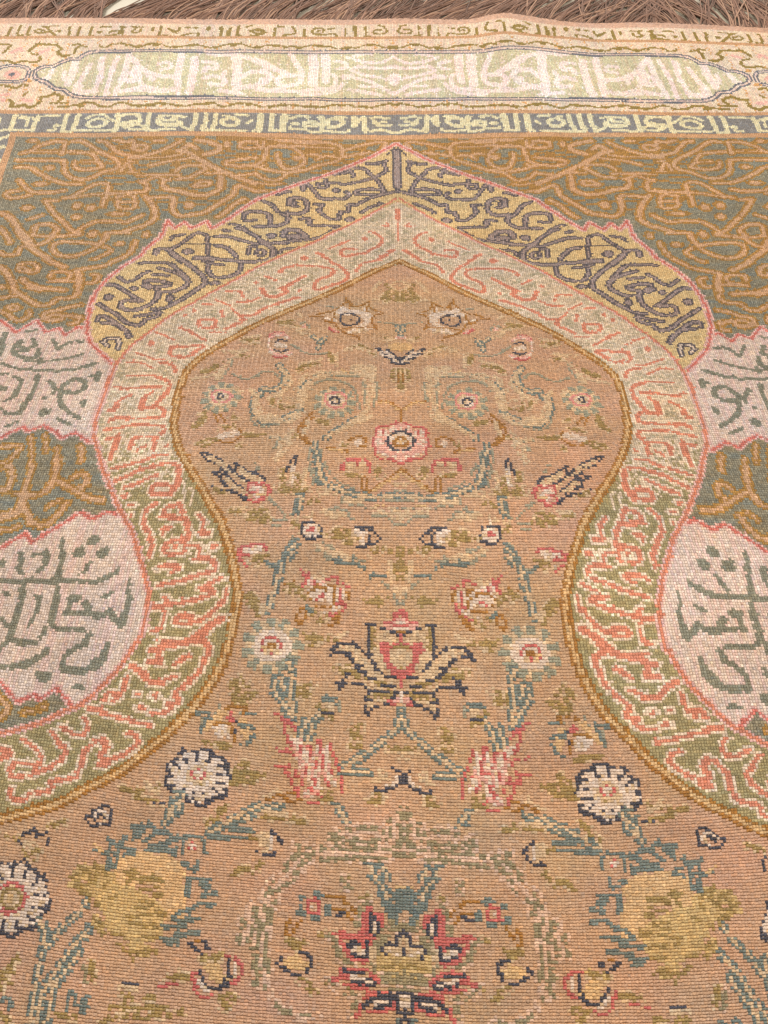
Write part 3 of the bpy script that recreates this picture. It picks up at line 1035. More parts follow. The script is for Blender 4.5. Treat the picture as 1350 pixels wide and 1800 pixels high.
L ol 2.6 -65,620 -51,622 -40,621
L ol 2 -58,617 -46,616
L nv 2.7 -36,670 -25,670
L nv 3.3 -32,668 -32,635
L nv 2 -28,631 -24,620
L nv 2 -33,637 -27,628
L be 10.6 -25,658 -24,639 -22,624
L ol 2.7 -28,663 -28,645
L nv 2 -19,666 -14,663 -5,661 4,660
L rp 8.1 -7,671 4,675 8,670
L rp 6.8 -14,669 4,666
L rd 2 -17,671 -7,674 -2,680 4,684
L rd 2 -7,668 4,668
L rd 2 -8,679 1,684
L rd 10.7 3,661 3,652
L rd 9.2 -16,645 -14,636 -11,629 -7,621 0,618
L rd 6.7 -17,648 2,649
L ol 8 -2,644 4,646
L be 19.8 -1,635 3,632
L ol 3.9 0,630 3,623
L oc 2.7 -2,662 4,662
L be 5.4 -13,660 -10,653
L be 5.9 -59,642 -48,642 -39,630 -29,622
L be 5.9 -51,634 -39,624 -26,617 -17,613
L nv 2 -70,638 -62,646 -51,647 -41,643 -35,637
L nv 2 -72,634 -64,637 -56,637
L nv 2 -56,636 -48,628 -42,620 -32,612 -20,608
L nv 2.3 -33,637 -26,625 -17,615 -7,613
L nv 2 -45,624 -38,623
L nv 2 -60,606 -52,613 -46,619 -38,618
L ol 4.5 -46,615 -37,611 -26,607 -11,604
L be 3.9 -40,608 -26,602 -17,599
L nv 1.9 -63,606 -60,597
L nv 1.9 -60,603 -50,604 -39,604 -33,600
L nv 2.6 -33,600 -32,596 -37,591
L nv 1.6 -32,597 -19,598 -4,598
L nv 1.9 -19,605 -7,606
L ol 5.1 -29,591 -17,593 -11,595
L be 4.5 -31,583 -20,588
L nv 1.9 -36,589 -29,588
L nv 2.5 -36,582 -33,576
L nv 1.9 -28,580 -20,584 -12,588 -4,597
L nv 1.9 -36,575 -31,574
L rp 2.6 2,614 2,606
L rd 7.8 2,608 2,606
L wh 5.1 1,599 2,588
L rp 3.8 -3,591 -6,588
L rd 2.6 -12,589 -4,584 3,582
L st 3.1 1,580 -3,565 -9,555 -17,547 -28,537 -39,528 -49,520 -54,517
L st 2.4 -54,512 -45,512 -31,513
L ol 5 -47,558 -44,549
L ol 5 -40,561 -41,546
L ol 3.7 -48,539 -39,541
L ol 2.5 -13,538 -2,538
L be 1.8 -4,529 -1,532
L rp 12.3 -98,537 -86,521 -80,501
L rp 11 -78,532 -69,512 -66,502
L rp 8.6 -101,543 -95,523 -91,508
L rp 9.6 -88,486 -77,490
L wh 2.5 -106,546 -92,530 -86,511 -84,492
L wh 2.5 -81,537 -80,516 -77,495
L wh 2.4 -70,536 -69,512 -61,497
L rd 2.5 -123,568 -115,567 -111,549
L rd 3.8 -109,563 -103,554
L rd 2.5 -110,547 -106,538
L rd 1.9 -120,533 -110,532 -102,529
L rd 1.8 -118,514 -108,515 -103,521
L rd 2.4 -110,511 -104,504 -100,493
L rd 3 -98,491 -95,484
L rd 2.4 -88,478 -78,477
L rd 2.5 -88,538 -85,527
L rd 2.5 -81,542 -78,543 -77,532
L rd 3.1 -67,542 -67,535
L rd 1.8 -64,530 -60,519 -57,512 -54,504 -55,488
L rd 1.9 -95,539 -95,530
L rd 2.5 -82,523 -80,515
L rd 2.4 -90,516 -88,508
L rd 2.5 -74,520 -72,514
L rd 2.4 -94,503 -92,497
L rd 2.4 -82,504 -80,496
L rd 2.4 -69,502 -68,497
L rd 2.4 -100,512 -97,504
L rd 2.5 -75,529 -74,525
L rd 2.4 -64,513 -62,507
L rd 2.4 -85,494 -84,488
L rd 2.4 -77,487 -74,484
L ol 5.4 -74,481 -67,481
L ol 2.4 -72,490 -66,488
L oc 2.4 -127,475 -115,482 -99,487
L oc 1.8 -110,481 -101,477 -92,481
L st 2.4 -111,473 -128,465 -144,456 -160,448
L ol 4.9 -156,504 -148,511
L ol 3.7 -146,502 -132,501
L ol 2.4 -158,492 -138,494
L be 4.3 -20,514 -17,509 -26,503
L wh 3.6 -6,510 -8,502 -15,499
L nv 1.8 -10,518 -4,513 2,512
L nv 4.3 -2,512 -2,504
L nv 3 -15,496 -5,498
L nv 1.8 -26,496 -23,492 -15,494
L ol 5.4 -24,487 -23,481
L ol 1.8 -32,480 -24,481
L st 1.8 -60,475 -54,463 -51,457
L ol 5.3 0,468 1,460
E whb 0 -192,495 32,28
E nvd 0 -192,495 33,30
E nvd2 0 -192,494 27,23
E olr 0 -192,496 11,10
E beb 0 -192,496 10,9
E rdr 0 -192,497 7,6
L wh 2.4 -194,497 -190,498
L oc 1.9 -172,565 -170,574 -152,577 -151,573
L nv 1.3 -180,556 -161,560
E rdb 0 -166,563 4,4
L go 3.2 -188,559 -186,554
L tel 1.9 -196,559 -191,547
L tel 1.3 -201,564 -183,567
L tel 1.9 -178,575 -181,564
L go 3.8 -156,560 -150,542
L wh 8.2 -170,551 -171,542
L nv 1.9 -161,552 -160,541
L tel 1.3 -157,570 -143,570
L ol 5 -176,532 -166,531
L ol 2.6 -164,604 -164,586 -156,583
L ol 3.2 -153,595 -152,583
L be 1.9 -163,596 -166,582
L ol 3.6 -268,476 -249,476 -232,483
L be 3.6 -246,485 -231,474
L ol 3.6 -252,468 -228,464
E nvb 0 -233,463 2,1
E nvb 0 -226,464 2,1
L ol 3.1 -155,503 -139,504
L ol 3.6 -156,495 -138,494
L be 1.8 -149,516 -159,505
L st 3 -212,474 -215,462 -220,443
L nv 2.4 -288,452 -279,454 -276,450 -275,439
L nv 1.8 -297,435 -300,440 -292,446 -287,451
L nv 2.4 -293,432 -285,433 -276,436
L nv 1.8 -290,438 -288,445 -284,446
L nv 1.8 -282,440 -282,444
L wh 2.4 -294,441 -285,449 -279,442 -285,436
L nv 2.3 -363,404 -363,411 -353,420
L nv 4.1 -352,422 -348,414
L nv 2.9 -348,414 -338,418 -336,408
L ol 3 -338,426 -322,433
L ol 2.9 -356,396 -342,398
L ol 4.6 -353,393 -347,388
L be 4.7 -357,403 -348,403
L ol 1.8 -386,410 -367,409
E whb 0 -362,346 37,36
E nvd 0 -362,346 38,38
E nvd2 0 -362,346 30,29
E beb 0 -363,346 15,15
E rdr2 0 -363,346 16,16
L go 6.8 -362,348 -362,343
E olr 0 -362,346 11,11
L st 3.3 -330,326 -323,314 -322,300 -324,280 -324,257 -322,227
L st 3.3 -321,300 -308,322 -295,337 -287,352
L st 2.7 -316,228 -316,258 -306,279 -298,298 -290,312 -280,325
L st 2.7 -309,229 -306,264 -296,283 -287,302
L te 2.8 -322,322 -318,311
L ol 4.3 -345,286 -352,273 -352,261
L ol 3.2 -357,270 -355,254
L olg 3.8 -280,287 -277,272
L ol 3.2 -275,292 -271,276
L te 3.2 -292,259 -291,245
L te 3.2 -287,261 -283,249
L te 5.3 -275,259 -277,246
L ol 3.7 -298,239 -284,238
L te 3.2 -354,248 -345,249 -345,239
L ol 2.6 -352,234 -345,230
L nv 1.6 -245,274 -230,275
L ol 9.6 -240,268 -237,259
L be 1.6 -241,271 -232,271
L ol 2.7 -225,263 -215,263
L ol 3.2 -251,251 -236,251 -216,254 -201,254
L ol 3.7 -245,245 -221,246 -190,250
L ol 2.6 -259,237 -253,241 -245,243
L rd 1.6 -211,274 -194,280
L ga 34.4 -245,395 -215,390
L ga 25.1 -252,386 -256,371
L ga 24.8 -210,376 -204,352
L gb 28.3 -274,373 -258,350
L gb 34.7 -249,355 -229,345
L gb 24.4 -256,334 -231,329
L gb 17.2 -296,380 -277,383
L gb 13.1 -237,314 -228,309
L gb 8.9 -277,336 -270,324
L ga 8.1 -220,406 -204,398
L gb 7.9 -304,367 -284,361
L gb 7.7 -220,326 -213,335
L lf 2.9 -301,388 -294,380 -305,373
L lf 3.4 -291,383 -287,371 -300,365
L lf 2.8 -295,360 -284,359
L lf 4 -284,392 -281,382 -282,374
L lf 3.4 -277,387 -268,378 -273,369
L lf 2.9 -307,375 -299,370
L lf 4.5 -285,353 -276,350
L lf 3.9 -277,336 -271,332 -274,326
L lf 2.8 -269,322 -251,324
L lf 4.6 -252,386 -246,382 -249,376
L lf 5.7 -245,389 -238,379
L lf 3.4 -258,366 -264,358
L lf 3.4 -235,383 -221,382
L lf 2.8 -235,371 -221,375
L lf 2.3 -224,366 -211,368
L lf 3.4 -236,359 -223,356
L lf 2.8 -239,352 -232,352
L lf 2.8 -247,343 -236,342
L lf 3.3 -243,338 -237,334
L lf 1.7 -233,346 -211,347
L lf 2.8 -232,335 -219,334
L lf 2.2 -231,323 -216,323
L lf 3.3 -252,313 -244,308
L lf 3.3 -244,306 -227,306
L lf 2.7 -236,301 -239,297
L lf 2.2 -228,309 -218,309
L te 4.7 -274,420 -264,415 -258,423
L te 4.1 -286,407 -276,405 -271,406
L te 3.5 -272,411 -270,390
L te 4.6 -263,408 -263,394 -270,388
L te 4.6 -256,406 -246,408
L te 2.9 -257,413 -246,412
L te 8.2 -244,436 -245,427
L te 3.5 -251,437 -249,423
L te 4.7 -237,442 -229,434 -238,422
L te 4.7 -226,434 -216,432
L te 5.8 -231,418 -221,420
L te 3.5 -236,412 -224,415 -212,414
L te 5.3 -216,425 -207,429
L te 2.3 -209,409 -209,418
L te 2.3 -202,430 -182,432 -180,416
L te 2.3 -202,430 -201,414
E rdr 0 -192,421 5,5
E whb 0 -192,421 3,2
L te 2.9 -202,401 -194,402
L te 2.3 -193,397 -186,396 -186,405
L te 8 -181,386 -176,379
L te 2.3 -194,386 -172,388
L te 2.3 -194,384 -193,368
L te 4.5 -179,370 -166,373
L te 3.9 -191,353 -180,361 -166,359
L te 2.8 -205,344 -193,354
L te 2.2 -201,342 -177,346
L te 4.4 -212,335 -193,337
L te 5.5 -200,328 -182,331
L te 5 -212,323 -200,323
L te 3.3 -206,317 -198,316
L st 3 -217,448 -212,465
L st 2.4 -208,455 -206,473
L go 2.3 -287,412 -279,406
L oc 2.2 -182,324 -177,323
L nv 1.6 -188,320 -175,310
L nv 1.6 -175,322 -171,317
L go 11.9 -166,299 -156,288
L gy 8.7 -174,303 -160,310
L ol 5.4 -174,305 -160,308
L nv 1.6 -176,291 -167,279 -156,280
L nv 1.6 -158,278 -152,285
L wh 4.8 -178,284 -168,276
L rd 2.1 -181,291 -180,279 -174,270 -165,268
L ol 4.8 -204,284 -188,287
L ol 4.7 -178,445 -170,455 -165,466
L ol 1.8 -177,436 -171,446
L st 2.4 -127,471 -144,461 -159,451 -171,440 -177,436
L te 1.8 -177,433 -159,434 -139,436
L te 2.4 -158,443 -136,443
L ol 3.6 -128,457 -114,460 -100,458 -90,456
L be 1.8 -125,463 -100,464
L be 8.8 -125,438 -123,426
L wh 3.5 -119,438 -117,426
L nv 2.3 -119,444 -111,437 -111,428 -115,423
L nv 2.3 -132,424 -127,420 -115,420
L ol 2.9 -136,437 -131,434
L ol 4.6 -152,396 -143,402 -134,399
L ol 2.3 -131,403 -127,411
L go 9.7 -168,297 -161,289
L nv 2.1 -176,293 -170,282 -159,278 -154,287
L nv 2.2 -150,306 -150,292
L wh 4.9 -144,306 -143,290
L rd 2.2 -152,310 -142,308 -137,298 -142,288 -149,283
L ol 3.8 -173,308 -161,308
L ol 6.4 -154,272 -147,271 -152,262
L rd 2.1 -175,267 -163,271
L olg 9.4 -62,445 -47,441
L olg 4.7 -64,434 -47,432 -30,435 -11,434
L olg 7.1 -47,450 -34,450
L olg 7 -15,455 -15,443
L olg 8.3 1,474 1,458
L olg 11.7 -2,447 3,436
L olg 3.5 -96,432 -86,432 -80,427
L olg 2.3 -77,424 -62,429 -47,424
L olg 2.3 -74,418 -50,420 -15,422
L bp 2.3 -71,423 -47,422 -17,427
L bp 1.8 -20,444 -5,441
L bp 1.7 -24,431 -15,430
L olg 2.9 -9,427 13,429
L olg 5.8 -86,423 -98,410 -105,402
L olg 2.3 -89,407 -100,392 -109,382
L bp 1.7 -92,414 -106,393 -115,382
L olg 4.5 -117,392 -119,374 -125,360
L olg 7.8 -131,361 -131,345 -130,324
L olg 3.3 -140,346 -142,325
L olg 2.8 -120,365 -124,341 -124,322
L olg 2.2 -112,382 -116,364 -118,340 -119,322
L bp 1.7 -122,356 -123,329
L bp 1.7 -135,364 -135,329
L olg 4.9 -126,311 -123,288
L olg 3.3 -118,315 -116,299
L olg 3.7 -127,286 -117,284
L olg 3.2 -112,274 -105,266 -96,261
L bp 1.6 -117,292 -111,276
L olg 3.2 -87,256 -76,261
L te 5.6 -76,382 -73,380
L te 5.6 -88,377 -87,375
L te 6.7 -92,361 -89,361
L te 5.6 -67,368 -67,363
L te 4.5 -78,357 -75,356
L rd 2.2 -83,374 -74,375 -74,362 -82,362 -83,374
L wh 2.2 -79,369 -78,366
L ol 2.8 -52,390 -50,400
L oc 2.3 -66,380 -55,380 -51,375
L oc 2.2 -61,368 -51,368 -46,358
L oc 2.2 -45,370 -39,363
L nv 2.2 -58,362 -52,364
L oc 2.8 -98,352 -103,346 -104,334
L oc 2.8 -90,351 -96,343 -98,336
L ol 5.5 -100,329 -95,324 -89,330
L nv 2.2 -108,306 -105,313
L nv 2.2 -105,305 -97,299 -88,299
L nv 2.2 -83,302 -79,312 -83,318 -88,320
L go 10.8 -98,309 -87,308
L ol 3.8 -90,293 -82,290
L ol 4.3 -82,286 -76,282
L olg 4.4 -22,354 -19,326 -22,304
L olg 3.3 -11,362 -12,348 -21,342
L ol 3.2 -22,311 -8,314 7,306
L be 14.2 -12,325 -1,324
L gy 18.4 -14,310 -1,307
L olg 13.9 -12,295 -1,294
L ol 3.2 -5,309 -1,304
L ol 3.3 -19,320 -22,306
L be 6.6 -6,339 -1,336
L wh 4.4 -12,325 -4,324
L nv 2.2 -18,320 -18,329 -15,334 -8,336
L nv 2.2 -15,333 -5,333
L nv 2.2 -8,336 -5,344 -1,348
L nv 2.7 -2,333 -1,324
L te 13.5 -3,385 -2,376
L te 5.6 -15,375 -12,365 -8,358
L te 2.8 -6,390 7,391
L go 3.4 -18,382 -15,389
L st 2.8 -32,413 -24,399 -17,388 -17,379
L st 1.7 -21,414 -15,402
L go 2.8 -8,393 6,393
L rd 6.7 -30,369 -31,357
L rd 5.6 -21,364 -20,352
L rd 4.4 -33,350 -36,346
L nv 2.2 -29,364 -30,350 -25,342
L nv 2.2 -26,364 -20,354 -22,347
L wh 2.8 -25,354 -24,349
L rd 7.7 -52,342 -40,339 -33,341
L rd 3.3 -60,344 -53,347
L rd 4.4 -53,333 -47,321 -35,315
L rd 4.4 -30,343 -30,329
L nv 2.2 -49,331 -46,335 -38,334 -32,331
L nv 2.2 -48,328 -41,322 -32,320 -32,329
L wh 4.9 -43,328 -37,324
L ol 1.7 -72,340 -62,342
L rd 3.8 -52,306 -34,307
L rd 5.4 -61,295 -51,301
L rd 4.3 -51,292 -45,288 -32,288
L rd 3.2 -31,305 -22,294
L nv 2.2 -51,303 -34,304
L nv 2.1 -50,301 -45,294 -36,292
L nv 2.1 -34,298 -24,297
L wh 3.8 -44,300 -37,298
L nv 2.1 -31,292 -25,291
L wh 2.7 -31,295 -26,293
L ol 2.7 -67,294 -56,288 -45,284
L rd 4.8 -31,282 -15,284
L rd 4.7 -38,270 -40,262
L rd 4.8 -18,270 -9,275
L rd 3.2 -36,278 -31,284
L nv 2.1 -35,270 -26,281 -18,280 -8,280
L nv 2.1 -26,271 -15,271 -12,276
L wh 3.7 -25,276 -18,275
L nv 3.2 -8,283 -6,272
L wh 7.4 -1,279 -1,272
L nv 2.1 -5,285 5,287
L nv 2.1 -5,265 5,266
L ol 1.6 -45,271 -43,261
L nv 2.1 -1,264 -2,256
L te 2.1 -8,259 -5,254
L ol 2.8 -32,383 -37,379
L olg 5.9 -3,469 -4,459 -3,446
L olg 4.7 -14,459 -11,451
L olg 7.1 -41,451 -28,452
L olg 4.7 -62,444 -64,438 -51,441
L olg 5.8 -51,436 -35,437 -19,441
L olg 3.5 -73,428 -57,429 -35,431 -14,432
L olg 5.8 -8,436 4,444
L olg 4.6 -9,427 4,428
L olg 2.9 -75,415 -51,420 -16,423
L olg 3.5 -96,432 -91,429 -80,428
L olg 4 -92,423 -99,415 -105,405
L olg 3.5 -83,420 -87,414 -94,407
L olg 3.4 -117,390 -110,383 -106,391
L olg 3.4 -103,395 -94,404
L olg 2.8 -125,374 -117,383
L olg 3.4 -113,376 -114,364
L olg 4.5 -130,361 -128,350 -123,341
L olg 3.3 -141,347 -137,340
L bp 2.3 -78,421 -57,425 -16,428
L bp 2.2 -125,378 -126,360
L bp 2.3 -111,387 -98,401
L bp 2.3 -45,447 -25,449
L bp 2.3 -17,455 -16,445
L bp 2.4 -7,467 -9,451
L olg 4 -54,399 -50,392
L olg 2.2 -39,376 -31,375
L olg 3.9 -113,382 -113,367
L olg 3.2 -110,269 -103,262 -95,261
L olg 3.2 -87,259 -75,260
L olg 5.4 -21,333 -21,310
L olg 3.8 -60,335 -54,319 -46,312
L olg 3.7 -65,294 -55,285 -43,282
L olg 2.8 -40,354 -39,342
L olg 2.8 -36,374 -39,364
L olg 4.4 -67,340 -63,339
L olg 3.7 -43,274 -45,263
L olg 4.3 -26,318 -26,307
L olg 8.8 -21,339 -20,323
L olg 7.8 -15,350 -1,353
L be 4.4 -27,327 -26,316
L te 12.4 -4,383 -1,376
L te 7.8 -15,375 -10,366
L te 4.5 -21,386 -21,384
L rd 6.7 -31,370 -34,356 -34,347
L rd 5.6 -24,365 -19,354
L rd 5.5 -56,344 -46,340 -34,340
L rd 3.3 -62,341 -55,343
L rd 4.9 -53,334 -48,323 -43,317 -33,318
L rd 3.8 -35,337 -34,325
L rd 3.8 -53,305 -43,307 -31,306
L rd 5.9 -59,296 -50,299
L rd 3.7 -47,291 -38,289 -31,291
L rd 3.2 -27,302 -21,293
L rd 4.8 -33,278 -26,284 -15,285
L rd 3.7 -38,269 -41,260
L rd 3.7 -33,265 -18,266 -10,270 -10,278
L wh 5.5 -24,354 -24,345
L nv 3.3 -30,364 -29,347
L nv 2.2 -26,358 -21,355 -22,348 -26,342
L wh 6.6 -43,329 -37,325
L nv 2.7 -49,328 -45,334 -38,334
L nv 2.2 -41,320 -32,321 -32,328
L wh 4.3 -43,298 -33,297
L nv 2.2 -52,306 -43,303 -34,305
L nv 2.7 -44,293 -36,295
L nv 2.7 -33,299 -27,299
L nv 2.1 -32,291 -25,294
L wh 4.2 -26,274 -17,276
L nv 2.1 -34,270 -28,277 -18,280
L nv 2.1 -26,269 -17,271 -11,278
L be 13.1 -14,326 2,327
L gb 18.4 -16,315 2,311
L lf 2.7 -19,310 -9,312 1,311
L lf 2.2 -17,304 -1,305
L olg 11.8 -15,298 2,298
L be 5.5 -6,338 2,339
L nv 2.7 -17,321 -18,330 -14,334 -6,334
L nv 2.8 -8,337 -1,346 4,343
L nv 2.7 -1,330 0,324
L wh 12.7 0,277 3,275
L nv 2.7 -6,270 -6,281 -1,286 5,286
L nv 2.6 -4,266 5,266
L lf 3.9 -163,598 -165,581
L lf 5.1 -160,593 -156,580
L lf 3.2 -149,586 -142,592
L ga 7.6 -180,562 -176,568
L ga 8.8 -190,550 -184,554
L ga 10.1 -154,561 -148,544
L oc 2.6 -172,572 -166,576 -152,577 -154,571
L te 1.9 -204,564 -188,567
L te 1.9 -196,545 -192,554 -188,570
L te 1.9 -157,555 -147,556 -140,554
L te 1.9 -152,533 -144,540 -141,548
L te 1.9 -150,570 -141,570
L wh 12.5 -177,549 -171,544
L oc 1.9 -181,554 -174,558 -167,558
L oc 1.9 -162,552 -161,537
E rdb 0 -165,563 3,4
L lf 5 -190,534 -181,533 -166,529
L lf 4.9 -156,508 -145,513
L lf 3.1 -155,504 -135,506
L lf 4.9 -156,497 -129,503
L lf 2.4 -163,490 -144,494
L lf 5.1 -78,583 -74,576
L be 5.1 -72,582 -69,578
L te 1.3 -76,587 -66,588
L lf 2.5 -76,570 -67,570
L lf 4.8 -171,456 -164,463
L be 3 -125,480 -115,487
L lf 2.6 -103,597 -99,591 -93,599
L be 4.2 -253,1069 -223,1072
L lf 3.3 -281,1022 -254,1047
L be 3.3 -292,1007 -260,1016
L be 3.3 -258,1006 -249,1037 -227,1075
L be 4.3 -230,1104 -206,1111
L lf 2.6 -233,1098 -209,1102
L lf 4.2 -146,1031 -124,1048
L be 3.4 -143,1042 -117,1051
L be 5.9 -78,1077 -52,1084
L lf 2.5 -65,1090 -41,1078
L be 4.8 -206,986 -192,949 -180,928 -148,923 -131,940
L be 4.1 -172,1036 -153,1005 -164,981 -185,967
L lf 3.2 -164,962 -160,949 -139,953
L be 3.2 -156,967 -140,966
L be 4.9 -139,985 -138,948
L be 6.5 -40,996 -45,949 -60,927
L be 4.7 -54,931 -77,911 -94,899
L be 6.7 -70,1027 -37,1028
L be 6.6 -96,1021 -115,1010 -129,985
L be 3.9 -167,899 -148,891 -143,907
L be 4.7 -153,884 -156,863
L tel 2.3 -161,880 -157,892
L lf 4 -272,918 -266,934
L lf 3.1 -204,900 -177,903
L lf 3.1 -256,883 -239,893
L lf 5.2 -161,1150 -178,1143
L be 3.5 -167,1137 -135,1125
L lf 5.4 -21,1266 -11,1237
L be 4.5 -43,1243 -29,1273
L be 4.5 -14,1259 -3,1274
L be 6.8 -21,1101 -14,1105
L ga 18.7 -8,1088 8,1085
L wh 13.5 -20,1068 -10,1056 4,1049
L nv 2.5 -35,1082 -25,1075
L nv 2.5 -30,1073 -18,1066
L nv 3.4 -22,1060 -12,1057
L nv 2.5 -12,1048 2,1042
L nv 2.5 -10,1068 -8,1057
L nv 2.5 -2,1059 0,1049
L lf 4.4 -190,790 -174,790 -152,780
L lf 3.7 -180,783 -156,778
L be 3 -196,795 -182,795
L lf 3.7 -112,802 -98,804
L be 3.7 -90,792 -76,785
L be 4.4 -103,787 -109,783
L be 6 -97,816 -78,814
L be 3.6 -66,767 -53,765
L lf 3.6 -75,769 -57,767
L lf 2.9 -88,765 -57,763
L be 3.6 -95,752 -77,743 -56,737
L tel 2.1 -92,747 -72,735
L tel 2.2 -87,756 -73,748
L te 1.4 -72,735 -55,733
L te 1.4 -51,735 -38,727
L te 1.4 -32,719 -17,720
L lf 4.3 -12,747 1,751
L lf 9.9 -1,741 1,722
L lf 8.4 -7,726 5,716
L be 2.8 -11,734 -9,716
L tel 2.8 -19,714 -11,706 -1,690
L be 3.5 -5,706 5,696
L lf 3.5 -33,695 -13,696
L lf 2.8 -37,693 -21,690
L lf 5.5 -161,695 -153,681
L lf 4.1 -165,693 -162,685
L be 2.7 -149,685 -144,675
L lf 3.6 -162,734 -154,738
L lf 2.8 -120,707 -107,701
L lf 4 -95,651 -79,652
L lf 2.7 -99,655 -90,645
L be 2.7 -67,654 -56,657
L te 2.1 -99,683 -93,679
L te 2.1 -149,732 -138,727
L te 2.1 -138,727 -137,711
L go 20.4 -8,1086 8,1083
L rp 6.9 -6,1108 10,1108
L wh 12.6 -24,1068 -10,1054 3,1048
L nv 2.5 -36,1082 -26,1075
L nv 2.5 -30,1070 -18,1064
L nv 2.5 -20,1078 -11,1068
L nv 2.5 -22,1059 -12,1054
L nv 2.5 -12,1047 3,1041
L nv 2.5 -8,1063 -4,1054
L nv 2.5 0,1059 1,1049
L ol 7.5 -8,1027 -8,1007
L ol 9.9 1,1027 0,989
L go 3.3 1,1027 2,1008
L oc 2.5 -4,1020 -2,1001
L ol 7.1 -27,1219 -18,1241
L ol 6.2 -7,1241 -3,1215
L be 4.5 6,1259 10,1233
L pinkline 3.7 0,1706 -48,1666 -98,1629 -147,1597 -195,1563 -242,1528 -283,1466 -310,1430 -322,1454 -344,1429 -357,1449 -372,1428 -387,1455 -393,1401 -416,1358 -419,1340 -446,1304 -464,1264 -474,1224 -476,1192 -474,1151 -465,1112 -455,1089 -436,1067 -410,1035
L coralline 3.4 -1,1546 -48,1491 -95,1444 -140,1394 -185,1354 -228,1309 -269,1257 -301,1218 -332,1182 -352,1154 -370,1124 -393,1086 -402,1063 -410,1034 -411,1003 -410,972 -410,943 -408,920 -405,900 -394,879 -375,844 -358,819 -338,791 -318,766 -303,743 -290,720 -277,691 -276,675 -276,644 -284,627 -294,606 -308,586 -320,572 -333,558 -346,551 -367,537 -391,526 -411,518 -448,505
L ochreline 9.3 0,1342 -47,1299 -90,1252 -133,1212 -175,1175 -215,1138 -253,1097 -282,1062 -300,1031 -305,1007 -307,980 -304,951 -301,922 -293,901 -280,873 -265,851 -245,826 -227,800 -211,778 -199,756 -188,734 -180,712 -174,692 -174,661 -178,634 -185,609 -199,581 -216,557 -234,532 -253,513 -271,495 -289,480 -309,467 -332,451 -361,438 -389,427 -424,414
P @cartouche 0 11,1967 -131,1966 -269,1966 -471,1968 -584,1967 -602,1963 -614,1952 -619,1942 -636,1942 -649,1936 -658,1928 -666,1920 -683,1920 -693,1915 -700,1907 -701,1896 -696,1886 -685,1878 -673,1875 -664,1865 -651,1855 -632,1852 -621,1840 -608,1832 -589,1827 -562,1827 -452,1825 -259,1824 7,1824
L cartline 5.7 11,1967 -131,1966 -269,1966 -471,1968 -584,1967 -602,1963 -614,1952 -619,1942 -636,1942 -649,1936 -658,1928 -666,1920 -683,1920 -693,1915 -700,1907 -701,1896 -696,1886 -685,1878 -673,1875 -664,1865 -651,1855 -632,1852 -621,1840 -608,1832 -589,1827 -562,1827 -452,1825 -259,1824 7,1824
"""
META = {'V': [2088.0, 2065.3, 2010.6, 1967.9, 1822.8, 1793.7, 1784.8, 1729.3, 1717.6], 'UB': -699.7, 'VS': 859.2}
WARP_U, WARP_V = np.array([-0.69, -1.28, 0.37, 3.25, 1.04, -4.75, -5.32, -0.94, 2.35, 2.8, 0.03, -0.55, 0.48, 2.79, 1.51, -3.75, -4.2, 2.17, 6.92, 5.86, 5.09, 8.45, 8.63, 0.28, -0.51, 0.75, 0.45, 3.43, 6.1, 4.87, 6.11, 7.35, 14.06, 2.13, -0.33, 1.18, 0.99, 0.78, 0.58, 1.21, 0.59, -8.82, 2.08, 0.2, 0.27, -2.07, -1.74, -1.54, -2.33, -0.45, 1.12, -7.58, -4.57, -5.82, -1.42, 0.2, 0.0, -0.27, 0.25, 1.46, 0.04, -5.79, -8.39, -7.22, -1.36, 2.27, 0.75, 0.17, 3.81, 4.8, -2.31, -6.61, -6.26, -0.08, 2.68, 1.34, -2.59, -4.07, 1.5, 4.61, -1.25, -2.59, -0.92, 2.99, 3.05, 0.2, -4.07, -6.92, -3.17, 1.09, -0.0, -0.0, -0.0, -0.0, -0.0, -0.0, -0.0, -0.0, -0.0, -0.0, -0.0, -0.0, -0.0, -0.0, -0.0, -0.0, -0.0, -0.0, -0.0, -0.0, -0.0, 0.0, 0.0, 0.0, 0.0, 0.0, 0.0, 0.0, 0.0, 0.0]), np.array([0.36, -1.92, -6.66, -8.02, -6.04, 14.46, 28.6, 5.78, 3.62, -28.25, 1.29, 1.08, -2.96, 0.52, -7.79, 0.46, 28.51, -0.3, 10.57, -11.33, 1.08, 12.76, 12.83, 12.4, -3.01, -15.03, 17.74, -6.3, -3.9, -15.25, 1.31, 19.71, 11.66, -14.8, -17.11, 1.06, 32.84, 5.73, -0.32, -6.62, 9.5, 18.96, 13.25, -11.15, -15.4, 17.91, 30.26, -4.99, -8.98, -4.95, 15.08, 15.83, 17.91, 1.57, -12.79, 11.27, 5.89, 6.02, 2.97, -6.41, 8.8, 12.33, 12.8, -14.77, -18.86, 8.78, -0.23, 21.02, -9.12, -13.61, 2.48, 9.86, 15.23, -0.22, 0.56, 7.96, 4.13, 22.01, -24.81, -5.08, 0.5, 4.65, 9.9, 8.5, 6.74, -0.75, 5.01, 23.0, -8.0, 7.01, 2.2, -2.51, -1.77, 1.57, -1.84, -1.56, -0.01, 0.21, -2.17, -0.53, 1.04, -2.61, 1.45, -2.43, 4.05, -1.12, -4.07, -10.38, -10.23, 3.6, -23.67, -9.22, 7.19, -2.69, 3.53, -8.22, -0.56, 1.79, -1.87, 13.31])
CX = np.array([(a, b) for a in np.linspace(-850, 850, 9) for b in np.linspace(150, 2200, 10)])
CF = np.array([(a, b) for a in np.arange(0, 420, 45) for b in (1990, 2080, 2170)])

PITCH=3.2
NU=318            # knots from the axis to one side edge
V0=40.0
NV=640
